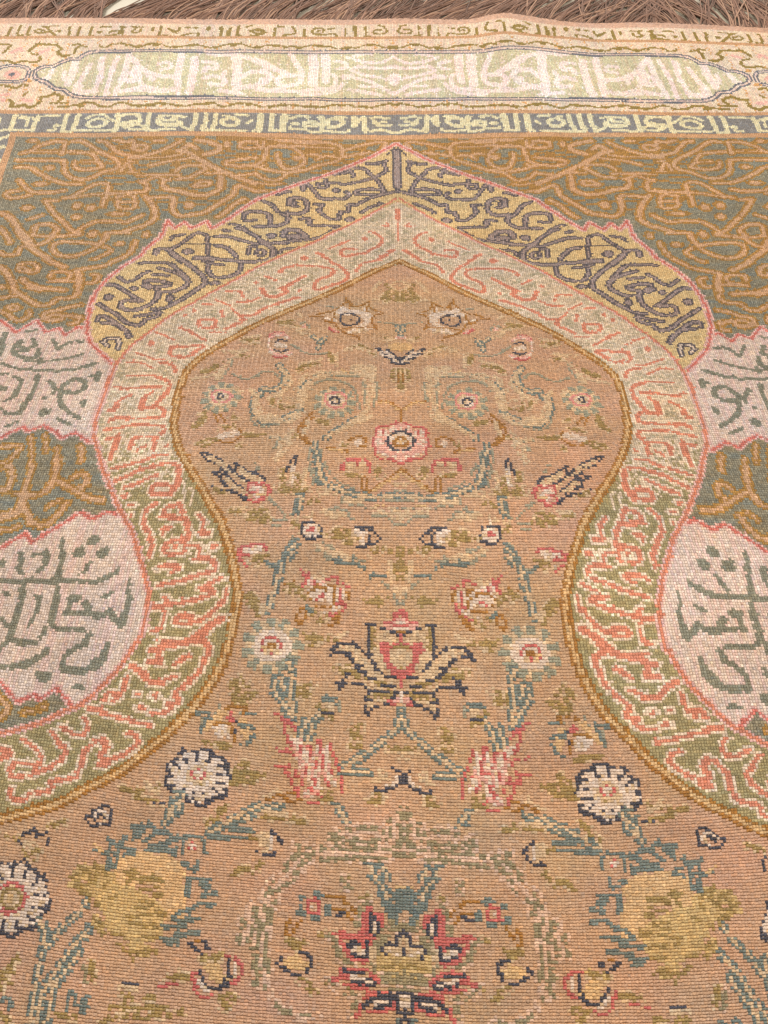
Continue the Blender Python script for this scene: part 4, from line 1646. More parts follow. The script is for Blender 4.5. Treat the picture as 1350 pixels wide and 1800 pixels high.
# dye palette: name -> sRGB of the yarn
PAL={
'F':'#c99e7a','SG':'#928a74','SP':'#d6a981','OC':'#b1833f','YE':'#e0c08a','TA':'#a8928a','DG':'#62585a',
'PGT':'#d6bea0','PGB':'#a8976a','CRM':'#ecd1b4','COR':'#de8c6e','WP':'#e4ccbb','WL':'#8c8976','CL':'#d97a6c','PK':'#e9b9ad',
'BC':'#e6d1b6','BL':'#98803f','TN':'#c99b72','SEL':'#c39c84','CG':'#d2caa6','CT':'#f6e6da','DB':'#8a8683','DL':'#e3d8b0',
'GY':'#6f6f76','GP':'#eeb9aa','OL':'#a1834a','OG':'#968663','TE':'#737b72','TL':'#9f967d','BE':'#d6b58d','GO':'#dab07a','GYE':'#c9a769',
'RQ':'#da8f83','TS':'#9a9780','GA':'#dbb07c','GB':'#cdaa70','BP':'#ddb598','RD':'#c9655c','RP':'#e2a693','WH':'#e2c8b1','NV':'#45424a','OCD':'#a9722c','OR':'#dba568'}
NAMES=list(PAL);IX={n:i for i,n in enumerate(NAMES)}
ST={ # style: core, outline, outline extra (units)
'sp':('SP','OC',4.5),'sp2':('SP','OC',3.6),'ye':('TA','DG',3.2),'yeo':('DG',None,0),'yew':('WH','DG',3),'pk':('COR','CRM',3.8),'pkw':('CRM',None,0),
'wp':('WL',None,0),'cr':('BL',None,0),'gs':('BL',None,0),'gr':('GP',None,0),'lk':('WP','GY',2.5),'or':('OR',None,0),'ct':('CT',None,0),
'dk':('DL',None,0),'ol':('OL',None,0),'olg':('OG',None,0),'be':('BE',None,0),'wh':('WH',None,0),'oc':('OCD',None,0),'nv':('NV',None,0),'te':('TE',None,0),
'tel':('TL',None,0),'st':('BE','TE',3.3),'rd':('RD',None,0),'rp':('RP',None,0),'rq':('RQ',None,0),'ga':('GA',None,0),'gb':('GB',None,0),'bp':('BP',None,0),'lf':('OL',None,0),'go':('GO',None,0),'gy':('GYE',None,0)}
GRID_U=-(np.arange(NU))*PITCH
GRID_V=V0+(np.arange(NV)+.5)*PITCH
def smooth(pts):
    pts=np.array(pts,float)
    if len(pts)<3: return pts
    P=np.r_[[2*pts[0]-pts[1]],pts,[2*pts[-1]-pts[-2]]];o=[]
    for k in range(1,len(P)-2):
        for t in (0,.25,.5,.75):
            a,b,c,d=P[k-1:k+3]
            o.append(.5*((2*b)+(c-a)*t+(2*a-5*b+4*c-d)*t*t+(3*b-a-3*c+d)*t**3))
    o.append(P[-2]);return np.array(o)
def dist(pts):
    """distance of every knot of the left half to a polyline, on its bounding box"""
    D=np.full((NV,NU),1e9,np.float32)
    for a,b in zip(pts[:-1],pts[1:]):
        m=60
        i0=max(0,int((-max(a[0],b[0])-m)/PITCH));i1=min(NU,int((-min(a[0],b[0])+m)/PITCH)+2)
        j0=max(0,int((min(a[1],b[1])-m-V0)/PITCH));j1=min(NV,int((max(a[1],b[1])+m-V0)/PITCH)+2)
        if i0>=i1 or j0>=j1: continue
        U=GRID_U[i0:i1][None,:];Vv=GRID_V[j0:j1][:,None]
        d=np.array(b)-a;L=max(d@d,1e-6);t=np.clip(((U-a[0])*d[0]+(Vv-a[1])*d[1])/L,0,1)
        dd=np.hypot(U-a[0]-t*d[0],Vv-a[1]-t*d[1])
        D[j0:j1,i0:i1]=np.minimum(D[j0:j1,i0:i1],dd)
    return D
def inside(poly):
    poly=np.array(poly,float);poly[poly[:,0]>-8,0]=14
    U,Vv=np.meshgrid(GRID_U,GRID_V);c=np.zeros(U.shape,bool)
    for (x0,y0),(x1,y1) in zip(poly,np.roll(poly,-1,0)):
        if y0==y1: continue
        k=((y0>Vv)!=(y1>Vv))&(U<(x1-x0)*(Vv-y0)/(y1-y0)+x0);c^=k
    return c
def chart(ops,meta,rng):
    V=meta['V'];UB=meta['UB']
    U,Vv=np.meshgrid(GRID_U,GRID_V)
    C=np.full((NV,NU),IX['F'],np.int16);Rg=np.zeros((NV,NU),np.int16)
    # concentric borders: distance inwards from the end of the rug, the side border repeats it
    top=Vv; side=V[8]+(UB-U)   # same order of bands outwards on the long side
    B=np.maximum(top,side)
    REG={'prayer_niche':0,'spandrel':1,'medallion_panel':2,'coral_arch':3,'yellow_arch':4,'slate_border':5,'main_border':6,'cartouche':7,'cream_border':8,'selvedge':9}
    def put(m,c,r=None):
        C[m]=IX[c]
        if r is not None: Rg[m]=REG[r]
    put(B<9e9,'SG','spandrel')
    N=rng.random((NV,NU))
    polys={o[1][1:]:inside(o[3]) for o in ops if o[0]=='P'}
    lines={};order=[]
    for o in ops:
        if o[0]=='P': continue
        order.append(o)
    bystyle=lambda names:[o for o in order if o[1] in names]
    def geom(o):
        if o[0]=='E':
            (cx,cy),(rx,ry)=o[3];q=np.hypot((U-cx)/max(rx,2.2),(Vv-cy)/max(ry,2.2));return (q-1)*min(max(rx,2.2),max(ry,2.2))
        return dist(smooth(o[3]))-max(o[2]/2,PITCH*.52)
    def group(base,mask,sc=1.,th=0.):
        l=bystyle([base,base+'b',base+'x']);G=[]
        for o in l:
            if o[0]=='E': o=[o[0],o[1],o[2],[o[3][0],[a*sc for a in o[3][1]]]]
            G.append(geom(o))
        core,outl,ex=ST[base]
        if outl:
            for g,o in zip(G,l): C[(g<ex+th-(1.0*(Vv<meta['VS']) if base=='pk' else 0))&mask]=IX[outl]
        for g,o in zip(G,l):
            C[(g<th)&mask]=IX[core]
            if o[1].endswith('x'): C[(g<-6)&mask]=IX['WH']
    sp=(B<V[8])
    # inner arch spandrel; ochre mottling where the design is dense (upper part)
    group('sp',sp,.72,.9);group('sp2',sp)
    up=(Vv>V[8]-230)&sp&(C==IX['SG'])&(U>-520)
    n2=np.kron(rng.random((NV//2+1,NU//6+1)),np.ones((2,6)))[:NV,:NU]
    C[up&(n2<.10+.30*((Vv-V[8]+230)/230))]=IX['OC']
    w=(polys['white1']|polys['white2'])
    put(w,'WP','medallion_panel');group('wp',w,1.,1.1)
    for o in bystyle(['edge']):
        g=dist(np.array(o[3]));C[(g<4.2)&sp]=IX['PK'];
    for o in bystyle(['edge']):
        g=dist(np.array(o[3]));C[(g<1.75)&sp]=IX['CL']
    co=polys['coral'];put(co,'PGT','coral_arch')
    vsw=meta['VS']+90*(N-.5)
    C[co&(Vv<vsw)]=IX['PGB']
    n3=np.kron(rng.random((NV//2+1,NU//4+1)),np.ones((2,4)))[:NV,:NU];mm=co&(Vv>=vsw)&(.6*n3+.4*N<.30);C[mm]=IX['CRM']
    group('pk',co,.8,.6);group('pkw',co)
    ye=polys['yellow'];put(ye,'YE','yellow_arch');group('ye',ye,.9);group('yeo',ye);group('yew',ye)
    for st,c1,w1,c2,w2 in (('pinkline','PK',5.4,'CL',1.9),('coralline','PK',4.6,'CL',2.2)):
        for o in bystyle([st]):
            g=dist(np.array(o[3]));C[(g<w1)&sp]=IX[c1];C[(g<w2)&sp]=IX[c2]
            if st=='coralline': m=(g<4.6)&ye;C[m]=IX['YE'];C[(g<w2)&sp]=IX['COR']
    ni=polys['niche'];put(ni,'F','prayer_niche')
    def ring(o,t): 
        (cx,cy),(rx,ry)=o[3];q=np.hypot((U-cx)/rx,(Vv-cy)/ry);an=np.arctan2((Vv-cy)/ry,(U-cx)/rx);return q,an,min(rx,ry)
    fld={'ol','olg','be','wh','oc','nv','te','tel','st','rd','rp','go','gy','ga','gb','bp','lf','rq'}
    for o in order:
        s=o[1];b=s
        if s in fld or s[:-1] in fld and s.endswith('b') or s in('tef','goi','whr','rdr','rdr2','olr','nvd','nvd2'):
            if s in('tef','goi','whr','rdr','rdr2','olr','nvd','nvd2'):
                q,an,rr=ring(o,0)
                if s=='tef':
                    m=(q<1)&(q>.62);C[m&ni&(np.cos(an*11)>-.25)]=IX['TE' if rr>31 else 'TS'];C[m&ni&(np.cos(an*11)<=-.25)&(q<.9)]=IX['BE'];C[(q<=.62)&ni]=IX['BE']
                elif s=='goi': C[(q<1)&ni]=IX['GO'];C[(q<1)&(q>.72)&ni]=IX['WH']
                elif s=='whr': C[(q<1)&ni]=IX['WH']
                elif s=='rdr': C[(q<1)&ni]=IX['RD'];C[(q<.72)&ni]=IX['WH']
                elif s=='rdr2': m=(np.abs(q-.93)<.11);C[m&ni]=IX['RD']
                elif s=='olr': C[(np.abs(q-.9)<.14)&ni]=IX['OL']
                elif s=='nvd':
                    n=8 if rr>60 else 9
                    e=1+.06*np.cos(an*n*1.0);m=(np.abs(q-e+.03)<.075);C[m&ni&(N<.86)]=IX['NV']
                elif s=='nvd2':
                    m=(q>.72)&(q<1.12)&(np.abs(np.sin(an*6.5))>.9)&(np.abs(np.cos(an*3.25))>.0);C[m&ni&(N<.8)]=IX['NV']
                continue
            base=s if s in fld else s[:-1]
            core,outl,ex=ST[base];g=geom(o)
            if outl: C[(g<ex)&(g>=0)&ni&(N<.84)]=IX[outl]
            if base in('ol','olg'):      # leaves sit in a paler halo and are worn through in places
                m=(g<3.2)&ni&(N<.62)&~np.isin(C,[IX['NV'],IX['RD'],IX['WH']]);C[m]=IX['BE' if base=='ol' else 'BP']
            m=(g<{'ol':1.2,'olg':.9,'te':.6,'be':1.4,'lf':.6}.get(base,0))&ni
            if base=='tel': m&=(N<.9)
            if base in('ol','olg','lf'): m&=(N<.84)
            if base=='be' : m&=(N<.86)
            C[m]=IX[core]
            if base=='rp': C[m&(N<.38)]=IX['WH']
            if base=='wh': C[m&(N<.12)]=IX['BE']
    for o in bystyle(['ochreline']):
        g=dist(smooth(o[3]));C[(g<5.9)&sp]=IX['OCD'];C[(g<2.5)&sp]=IX['GO']
    # borders
    def band(a,b): return (B>=a)&(B<b)
    put(band(V[8],V[7]),'TN','slate_border');put(band(V[7],V[6]),'DB','slate_border');put(band(V[6],V[5]),'TN','main_border')
    put(band(V[5],V[2]),'BC','main_border');put(band(V[2],V[2]+11),'TN','cream_border');put(band(V[2]+11,V[1]),'BC','cream_border')
    put(band(V[1],V[0]+2),'SEL','selvedge')
    db=band(V[7]+1,V[6]-1);
    for o in bystyle(['dk']): C[(geom(o)<.8)&db]=IX['DL']
    mb=band(V[5],V[2])
    k=mb&(N<.18)&(((U*.13).astype(int)%4)==0);C[k]=IX['OR']
    for s in('gs','gr','gsb','or','orb'):
        for o in bystyle([s]): C[(geom(o)<1.0)&mb]=IX[ST[s[:2]][0]]
    for o in bystyle(['lk','lkb']):
        g=geom(o)
        if o[1]=='lk': C[(g<3.2)&mb]=IX['GY'];C[(g<0)&mb]=IX['WP']
        else: C[(g<1)&mb]=IX['GY']
    ca=polys['cartouche'];put(ca,'CG','cartouche')
    C[ca&(N<.05)]=IX['OR' if False else 'CT']
    for o in bystyle(['ct']): C[(geom(o)<.7)&ca]=IX['CT']
    for o in bystyle(['cartline']):
        g=dist(np.array(o[3]));C[(g<6.0)&mb]=IX['GY'];C[(g<2.2)&mb]=IX['WP']
    cb=band(V[2]+11,V[1])
    for o in bystyle(['cr','crb']): C[(geom(o)<1.1)&cb]=IX['BL']
    # letters of the side bands are the same strokes turned through the corner
    return C,Rg,REG,B


def read_drawing(text):
    ops = []
    for ln in text.strip().split('\n'):
        h = ln.split()
        ops.append([h[0], h[1], float(h[2]), [[float(a) for a in q.split(',')] for q in h[3:]]])
    return ops

# ------------------------------------------------------------------ how the rug lies: it is pulled slightly out of true
def straight(P):
    d2 = ((P[:, None] - CX[None]) ** 2).sum(2)
    df = P[:, None] - CF[None]
    f = np.c_[np.exp(-d2 / (260.0 ** 2) / 2), np.exp(-((df[:, :, 0] / 45) ** 2 + (df[:, :, 1] / 80) ** 2) / 2)]
    return P + np.c_[f @ WARP_U, f @ WARP_V]
GU = np.linspace(-1200, 1200, 121); GV = np.linspace(-100, 2400, 126)
_UU, _VV = np.meshgrid(GU, GV)
_Q = np.c_[_UU.ravel(), _VV.ravel()]; _P = _Q.copy()
for _k in range(12):
    _P = _P + (_Q - straight(_P)) * 0.9
LAY = (_P - _Q).reshape(126, 121, 2)
def lie(u, v):
    """rug coordinates -> position on the floor (drawing units)"""
    a = np.clip((u - GU[0]) / 20.0, 0, 119.999); b = np.clip((v - GV[0]) / 20.0, 0, 124.999)
    i = a.astype(int); j = b.astype(int); a = (a - i)[..., None]; b = (b - j)[..., None]
    d = (LAY[j, i] * (1 - a) + LAY[j, i + 1] * a) * (1 - b) + (LAY[j + 1, i] * (1 - a) + LAY[j + 1, i + 1] * a) * b
    return u + d[..., 0], v + d[..., 1]
def wave(x, y):
    """height of the rug's slow waves and of the fold at its end"""
    z = 2.2 * np.sin(x / 210.0 + 1.0) * np.sin(y / 260.0) + 1.2 * np.sin(x / 97.0 + y / 150.0)
    z = z + 5.0 * np.exp(-((x - 215) / 42.0) ** 2) / (1 + np.exp(-(y - 1960) / 40.0))
    z = z + 2.0 * np.exp(-((x + 260) / 90.0) ** 2) / (1 + np.exp(-(y - 1990) / 30.0))
    return z + 4.5

# ------------------------------------------------------------------ materials
def lin(h):
    c = np.array([int(h[k:k + 2], 16) for k in (1, 3, 5)]) / 255.0
    return np.where(c <= 0.04045, c / 12.92, ((c + 0.055) / 1.055) ** 2.4)
def node_mat(name):
    m = bpy.data.materials.new(name); m.use_nodes = True
    return m, m.node_tree.nodes, m.node_tree.links, m.node_tree.nodes['Principled BSDF']
def yarn_material(name, rough, sheen, spec, fibre=1.0):
    m, N, L, b = node_mat(name)
    at = N.new('ShaderNodeAttribute'); at.attribute_name = 'dye'
    tc = N.new('ShaderNodeTexCoord')
    no = N.new('ShaderNodeTexNoise'); no.inputs['Scale'].default_value = 1500.0; no.inputs['Detail'].default_value = 3
    L.new(tc.outputs['Object'], no.inputs['Vector'])
    mr = N.new('ShaderNodeMapRange'); mr.inputs['To Min'].default_value = 1 - .22 * fibre; mr.inputs['To Max'].default_value = 1 + .22 * fibre
    mr.inputs['From Min'].default_value = .25; mr.inputs['From Max'].default_value = .75
    L.new(no.outputs['Fac'], mr.inputs['Value'])
    mx = N.new('ShaderNodeVectorMath'); mx.operation = 'SCALE'
    L.new(at.outputs['Color'], mx.inputs[0]); L.new(mr.outputs['Result'], mx.inputs['Scale'])
    L.new(mx.outputs['Vector'], b.inputs['Base Color'])
    bp = N.new('ShaderNodeBump'); bp.inputs['Strength'].default_value = .5; bp.inputs['Distance'].default_value = .0005
    L.new(no.outputs['Fac'], bp.inputs['Height']); L.new(bp.outputs['Normal'], b.inputs['Normal'])
    b.inputs['Roughness'].default_value = rough
    b.inputs['Sheen Weight'].default_value = sheen; b.inputs['Sheen Roughness'].default_value = .4
    b.inputs['Specular IOR Level'].default_value = spec
    return m
def woven_material(name, rough, sheen, spec, rowgap, colgap, gap_shade, nap):
    """yarn colour per knot; inside each knot the pile is domed, shade is painted between rows and columns"""
    m, N, L, b = node_mat(name)
    def math_(op, a, c=None, clamp=False):
        n = N.new('ShaderNodeMath'); n.operation = op; n.use_clamp = clamp
        for i, v in enumerate((a, c)):
            if v is None: continue
            if isinstance(v, (int, float)): n.inputs[i].default_value = v
            else: L.new(v, n.inputs[i])
        return n.outputs[0]
    uv = N.new('ShaderNodeUVMap'); uv.uv_map = 'knots'
    wob = N.new('ShaderNodeTexNoise'); wob.inputs['Scale'].default_value = 1.3; wob.inputs['Detail'].default_value = 1
    L.new(uv.outputs['UV'], wob.inputs['Vector'])
    sv = N.new('ShaderNodeVectorMath'); sv.operation = 'MULTIPLY_ADD'
    L.new(wob.outputs['Color'], sv.inputs[0]); sv.inputs[1].default_value = (.55, .45, 0); L.new(uv.outputs['UV'], sv.inputs[2])
    sx = N.new('ShaderNodeSeparateXYZ'); L.new(sv.outputs[0], sx.inputs[0])
    fx = math_('FRACT', math_('SUBTRACT', sx.outputs['X'], .275)); fy = math_('FRACT', math_('SUBTRACT', sx.outputs['Y'], .225))
    ax = math_('MULTIPLY', math_('ABSOLUTE', math_('SUBTRACT', fx, .5)), 2.0)   # 0 centre .. 1 edge
    ay = math_('MULTIPLY', math_('ABSOLUTE', math_('SUBTRACT', fy, .5)), 2.0)
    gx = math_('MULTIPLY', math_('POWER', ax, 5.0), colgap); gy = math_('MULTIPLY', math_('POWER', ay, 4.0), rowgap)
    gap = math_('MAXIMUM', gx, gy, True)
    at = N.new('ShaderNodeAttribute'); at.attribute_name = 'dye'
    no = N.new('ShaderNodeTexNoise'); no.inputs['Scale'].default_value = 2.3; no.inputs['Detail'].default_value = 3
    L.new(uv.outputs['UV'], no.inputs['Vector'])
    mr = N.new('ShaderNodeMapRange'); mr.inputs['From Min'].default_value = .28; mr.inputs['From Max'].default_value = .72
    mr.inputs['To Min'].default_value = .80; mr.inputs['To Max'].default_value = 1.2
    L.new(no.outputs['Fac'], mr.inputs['Value'])
    mx = N.new('ShaderNodeVectorMath'); mx.operation = 'SCALE'
    L.new(at.outputs['Color'], mx.inputs[0]); L.new(mr.outputs['Result'], mx.inputs['Scale'])
    # shade painted into the gaps: a deeper, browner version of the yarn
    gm = N.new('ShaderNodeVectorMath'); gm.operation = 'MULTIPLY'; L.new(mx.outputs[0], gm.inputs[0]); gm.inputs[1].default_value = gap_shade
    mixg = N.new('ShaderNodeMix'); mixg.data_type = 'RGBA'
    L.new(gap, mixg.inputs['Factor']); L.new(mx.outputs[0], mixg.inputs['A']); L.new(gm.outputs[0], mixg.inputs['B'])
    # pale warp shows as a fleck at the head of each knot
    fl = math_('MULTIPLY', math_('GREATER_THAN', fy, .68), math_('LESS_THAN', math_('ABSOLUTE', math_('SUBTRACT', fx, .78)), .17))
    fl = math_('MULTIPLY', math_('MULTIPLY', fl, math_('GREATER_THAN', no.outputs['Fac'], .46)), nap)
    mixw = N.new('ShaderNodeMix'); mixw.data_type = 'RGBA'
    L.new(fl, mixw.inputs['Factor']); L.new(mixg.outputs['Result'], mixw.inputs['A']); mixw.inputs['B'].default_value = (.72, .50, .33, 1)
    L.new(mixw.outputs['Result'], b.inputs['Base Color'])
    hgt = math_('ADD', math_('SUBTRACT', 1.0, gap), math_('MULTIPLY', no.outputs['Fac'], .5))
    bp = N.new('ShaderNodeBump'); bp.inputs['Strength'].default_value = 1.1; bp.inputs['Distance'].default_value = .0007
    L.new(hgt, bp.inputs['Height']); L.new(bp.outputs['Normal'], b.inputs['Normal'])
    b.inputs['Roughness'].default_value = rough
    b.inputs['Sheen Weight'].default_value = sheen; b.inputs['Sheen Roughness'].default_value = .4
    b.inputs['Specular IOR Level'].default_value = spec
    return m
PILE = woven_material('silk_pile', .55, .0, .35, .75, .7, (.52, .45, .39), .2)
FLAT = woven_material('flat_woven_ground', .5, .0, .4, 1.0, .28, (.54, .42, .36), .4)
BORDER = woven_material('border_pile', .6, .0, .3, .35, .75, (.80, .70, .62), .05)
EDGE = yarn_material('edge_weave', .7, .1, .3)

# ------------------------------------------------------------------ knots
rng = np.random.default_rng(11)
C, RG, REG, BD = chart(read_drawing(DRAWING), META, rng)
C = np.concatenate([C[:, ::-1], C[:, 1:]], 1); RG = np.concatenate([RG[:, ::-1], RG[:, 1:]], 1)
BD = np.concatenate([BD[:, ::-1], BD[:, 1:]], 1)
# hand work: now and then a knot takes the colour of its neighbour
sw = rng.random(C.shape)
C2 = C.copy()
C2[:, 1:][sw[:, 1:] < .035] = C[:, :-1][sw[:, 1:] < .035]
C2[1:, :][sw[1:, :] > .965] = C[:-1, :][sw[1:, :] > .965]
C2[RG != np.roll(RG, 1, 1)] = C[RG != np.roll(RG, 1, 1)]
C2[RG != np.roll(RG, 1, 0)] = C[RG != np.roll(RG, 1, 0)]
C = C2
NX = C.shape[1]
U_C = (np.arange(NX) - (NU - 1)) * PITCH
V_C = GRID_V
def lowfreq(n0, n1, cell, seed):
    r = np.random.default_rng(seed); a = r.standard_normal((n0 // cell + 3, n1 // cell + 3))
    y = np.arange(n0) / cell; x = np.arange(n1) / cell
    i = y.astype(int); j = x.astype(int); fy = (y - i)[:, None]; fx = (x - j)[None]
    fy = fy * fy * (3 - 2 * fy); fx = fx * fx * (3 - 2 * fx)
    return (a[i][:, j] * (1 - fx) + a[i][:, j + 1] * fx) * (1 - fy) + (a[i + 1][:, j] * (1 - fx) + a[i + 1][:, j + 1] * fx) * fy
pal = np.array([lin(PAL[n]) for n in NAMES]) * 0.94
dye = pal[C]
flat = (C == IX['F'])
# abrash: batches of dye change along the rug, knot by knot variation on top
ab = .05 * lowfreq(NV, NX, 9, 1) * 0 + .035 * rng.standard_normal((NV, 1)) + .045 * lowfreq(NV, NX, 26, 2) + .03 * lowfreq(NV, NX, 5, 3)
kn = rng.standard_normal((NV, NX)) * np.where(flat, .07, .115)
dye = dye * np.exp(ab + kn)[..., None]
hue = .03 * rng.standard_normal((NV, NX)) + .025 * lowfreq(NV, NX, 18, 5)
dye = dye * np.stack([np.exp(hue), np.ones_like(hue), np.exp(-hue * 1.4)], 2)
# the slate ground of the spandrels drifts between blue grey, green grey and violet grey in weft streaks
sg = (C == IX['SG']); st_ = lowfreq(NV, NX // 6 + 1, 3, 8); st_ = np.repeat(st_, 6, 1)[:, :NX]
tint = np.stack([1 + .07 * st_, 1 + 0 * st_, 1 - .10 * st_], 2)
dye = np.where(sg[..., None], dye * tint * np.exp(.10 * rng.standard_normal((NV, NX)))[..., None], dye)
pg = (C == IX['PGT']); dye = np.where((pg & (lowfreq(NV, NX, 4, 31) + .6 * rng.standard_normal((NV, NX)) > .55))[..., None], dye * np.array([.76, .80, .74]), dye)
# pale warp hairs between the columns of the cream and white borders
bc = np.isin(C, [IX['BC'], IX['CT'], IX['CG'], IX['WP']])
col = rng.random((1, NX)) < .38
rosy = np.array([1.02, .93, .97])
dye = np.where((bc & col)[..., None], dye * rosy, dye)
fl_ = lowfreq(NV, NX, 40, 41) + .6 * lowfreq(NV, NX, 12, 42)
dye = np.where(flat[..., None], dye * np.stack([1 + .02 * fl_, 1 - .012 * fl_, 1 + .035 * fl_], 2), dye)
dye = np.clip(dye, 0.004, .93)

# relief: pile stands above the flat woven ground; rows are parted more deeply than columns
pile = np.where(flat, 0.0, np.where(np.isin(C, [IX['TN'], IX['SEL']]), .35, 1.0))
amp = np.where(flat, .95, 1.0) * (1 + .22 * rng.standard_normal((NV, NX)))
rowgap = np.where(flat, 1.0, .75); colgap = np.where(flat, .55, .95)
top = (RG == REG['main_border']) | (RG == REG['cream_border']) | (RG == REG['cartouche']) | (RG == REG['slate_border'])
rowgap = np.where(top, .4, rowgap); colgap = np.where(top, .8, colgap)
thin = np.isin(C, [IX['TN'], IX['SEL']]); rowgap = np.where(thin, .25, rowgap); colgap = np.where(thin, .45, colgap)
FZ = np.zeros((2 * NV + 1, 2 * NX + 1))
pad = lambda a: np.pad(a, 1, mode='edge')
p_, a_, r_, c_ = pad(pile), pad(amp), pad(rowgap), pad(colgap)
hb = p_ * 1.0
mid = lambda A, B: (A + B) / 2
ctr = hb + a_
FZ[1::2, 1::2] = ctr[1:-1, 1:-1]
FZ[1::2, 0::2] = mid(hb[1:-1, :-1] + a_[1:-1, :-1] * (1 - c_[1:-1, :-1]), hb[1:-1, 1:] + a_[1:-1, 1:] * (1 - c_[1:-1, 1:]))
FZ[0::2, 1::2] = mid(hb[:-1, 1:-1] + a_[:-1, 1:-1] * (1 - r_[:-1, 1:-1]), hb[1:, 1:-1] + a_[1:, 1:-1] * (1 - r_[1:, 1:-1]))
_q = hb + a_ * (1 - np.maximum(c_, r_))
FZ[0::2, 0::2] = (_q[:-1, :-1] + _q[:-1, 1:] + _q[1:, :-1] + _q[1:, 1:]) / 4
fu = np.linspace(U_C[0] - PITCH / 2, U_C[-1] + PITCH / 2, 2 * NX + 1)
fv = np.linspace(V_C[0] - PITCH / 2, V_C[-1] + PITCH / 2, 2 * NV + 1)
FU, FV = np.meshgrid(fu, fv)
# uneven tension: rows and columns wander, every knot sits a little off
nz = (2 * NV + 1, 2 * NX + 1)
FU = FU + .8 * lowfreq(nz[0], nz[1], 24, 21) + .30 * rng.standard_normal(nz)
FV = FV + .9 * lowfreq(nz[0], nz[1], 30, 22) + .22 * rng.standard_normal(nz)
# knots lean alternately, as the wefts pass over and under
FV[1::2, 1::2] += .35 * np.where((np.arange(NX) % 2)[None] > 0, 1, -1)
WX, WY = lie(FU, FV)
WZ = wave(WX, WY) + FZ * 1.6
VERT = np.stack([WX, WY, WZ], 2) * MM

def link(o, parent=None):
    scene.collection.objects.link(o)
    if parent: o.parent = parent
    return o
def raw_mesh(name, verts, quads, mat, colors=None, smooth=True, parent=None, uv=None):
    me = bpy.data.meshes.new(name)
    me.vertices.add(len(verts)); me.vertices.foreach_set('co', np.ascontiguousarray(verts, np.float32).ravel())
    me.loops.add(quads.size); me.loops.foreach_set('vertex_index', np.ascontiguousarray(quads, np.int32).ravel())
    me.polygons.add(len(quads))
    me.polygons.foreach_set('loop_start', np.arange(0, quads.size, 4, dtype=np.int32))
    me.update(calc_edges=True)
    if smooth:
        me.polygons.foreach_set('use_smooth', np.ones(len(quads), bool))
    if colors is not None:
        a = me.attributes.new('dye', 'FLOAT_COLOR', 'FACE')
        a.data.foreach_set('color', np.ascontiguousarray(np.c_[colors, np.ones(len(colors))], np.float32).ravel())
    if uv is not None:
        l = me.uv_layers.new(name='knots'); l.data.foreach_set('uv', np.ascontiguousarray(uv, np.float32).ravel())
    me.materials.append(mat)
    o = bpy.data.objects.new(name, me)
    return link(o, parent)

carpet = bpy.data.objects.new('carpet', None); link(carpet)
carpet['label'] = 'silk prayer carpet with calligraphy bands, onion shaped arch and flowered salmon field'
carpet['category'] = 'carpet'

FW = 2 * NX + 1
def woven(name, mask, mat, label=None):
    J, I = np.nonzero(mask)
    q = []; c = []; w = []
    for dj in (0, 1):
        for di in (0, 1):
            a = (2 * J + dj) * FW + 2 * I + di
            q.append(np.stack([a, a + 1, a + 1 + FW, a + FW], 1))
            x0 = I + di * .5; y0 = J + dj * .5
            w.append(np.stack([np.stack([x0, y0], 1), np.stack([x0 + .5, y0], 1), np.stack([x0 + .5, y0 + .5], 1), np.stack([x0, y0 + .5], 1)], 1))
            sh = rng.normal(1.0, .045, len(J))[:, None]
            c.append(dye[J, I] * sh)
    q = np.concatenate(q); c = np.concatenate(c)
    used, inv = np.unique(q, return_inverse=True)
    o = raw_mesh(name, VERT.reshape(-1, 3)[used], inv.reshape(-1, 4), mat, c, True, carpet, np.concatenate(w).reshape(-1, 2))
    if label: o['label'] = label
    return o
cols = np.arange(NX)[None] * np.ones((NV, 1)); rows = np.arange(NV)[:, None] * np.ones((1, NX))
left = cols < NU - 1
R_ = lambda n: RG == REG[n]
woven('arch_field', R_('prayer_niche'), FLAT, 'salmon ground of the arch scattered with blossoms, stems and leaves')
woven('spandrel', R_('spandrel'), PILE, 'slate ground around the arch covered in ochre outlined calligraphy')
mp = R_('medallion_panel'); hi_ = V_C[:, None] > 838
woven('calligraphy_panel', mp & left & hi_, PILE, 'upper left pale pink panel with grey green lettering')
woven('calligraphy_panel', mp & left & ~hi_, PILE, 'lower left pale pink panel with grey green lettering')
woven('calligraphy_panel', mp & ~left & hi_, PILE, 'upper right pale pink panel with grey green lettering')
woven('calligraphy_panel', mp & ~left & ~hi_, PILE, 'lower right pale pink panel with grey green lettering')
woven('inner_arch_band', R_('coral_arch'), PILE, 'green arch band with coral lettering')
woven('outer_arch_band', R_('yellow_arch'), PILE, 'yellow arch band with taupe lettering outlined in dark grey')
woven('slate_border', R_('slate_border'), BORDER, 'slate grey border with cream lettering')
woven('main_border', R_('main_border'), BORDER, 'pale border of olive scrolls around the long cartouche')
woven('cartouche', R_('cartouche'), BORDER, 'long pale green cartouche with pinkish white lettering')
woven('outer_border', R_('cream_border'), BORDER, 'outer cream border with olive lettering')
woven('end_band', R_('selvedge'), EDGE, 'plain beige woven end band')

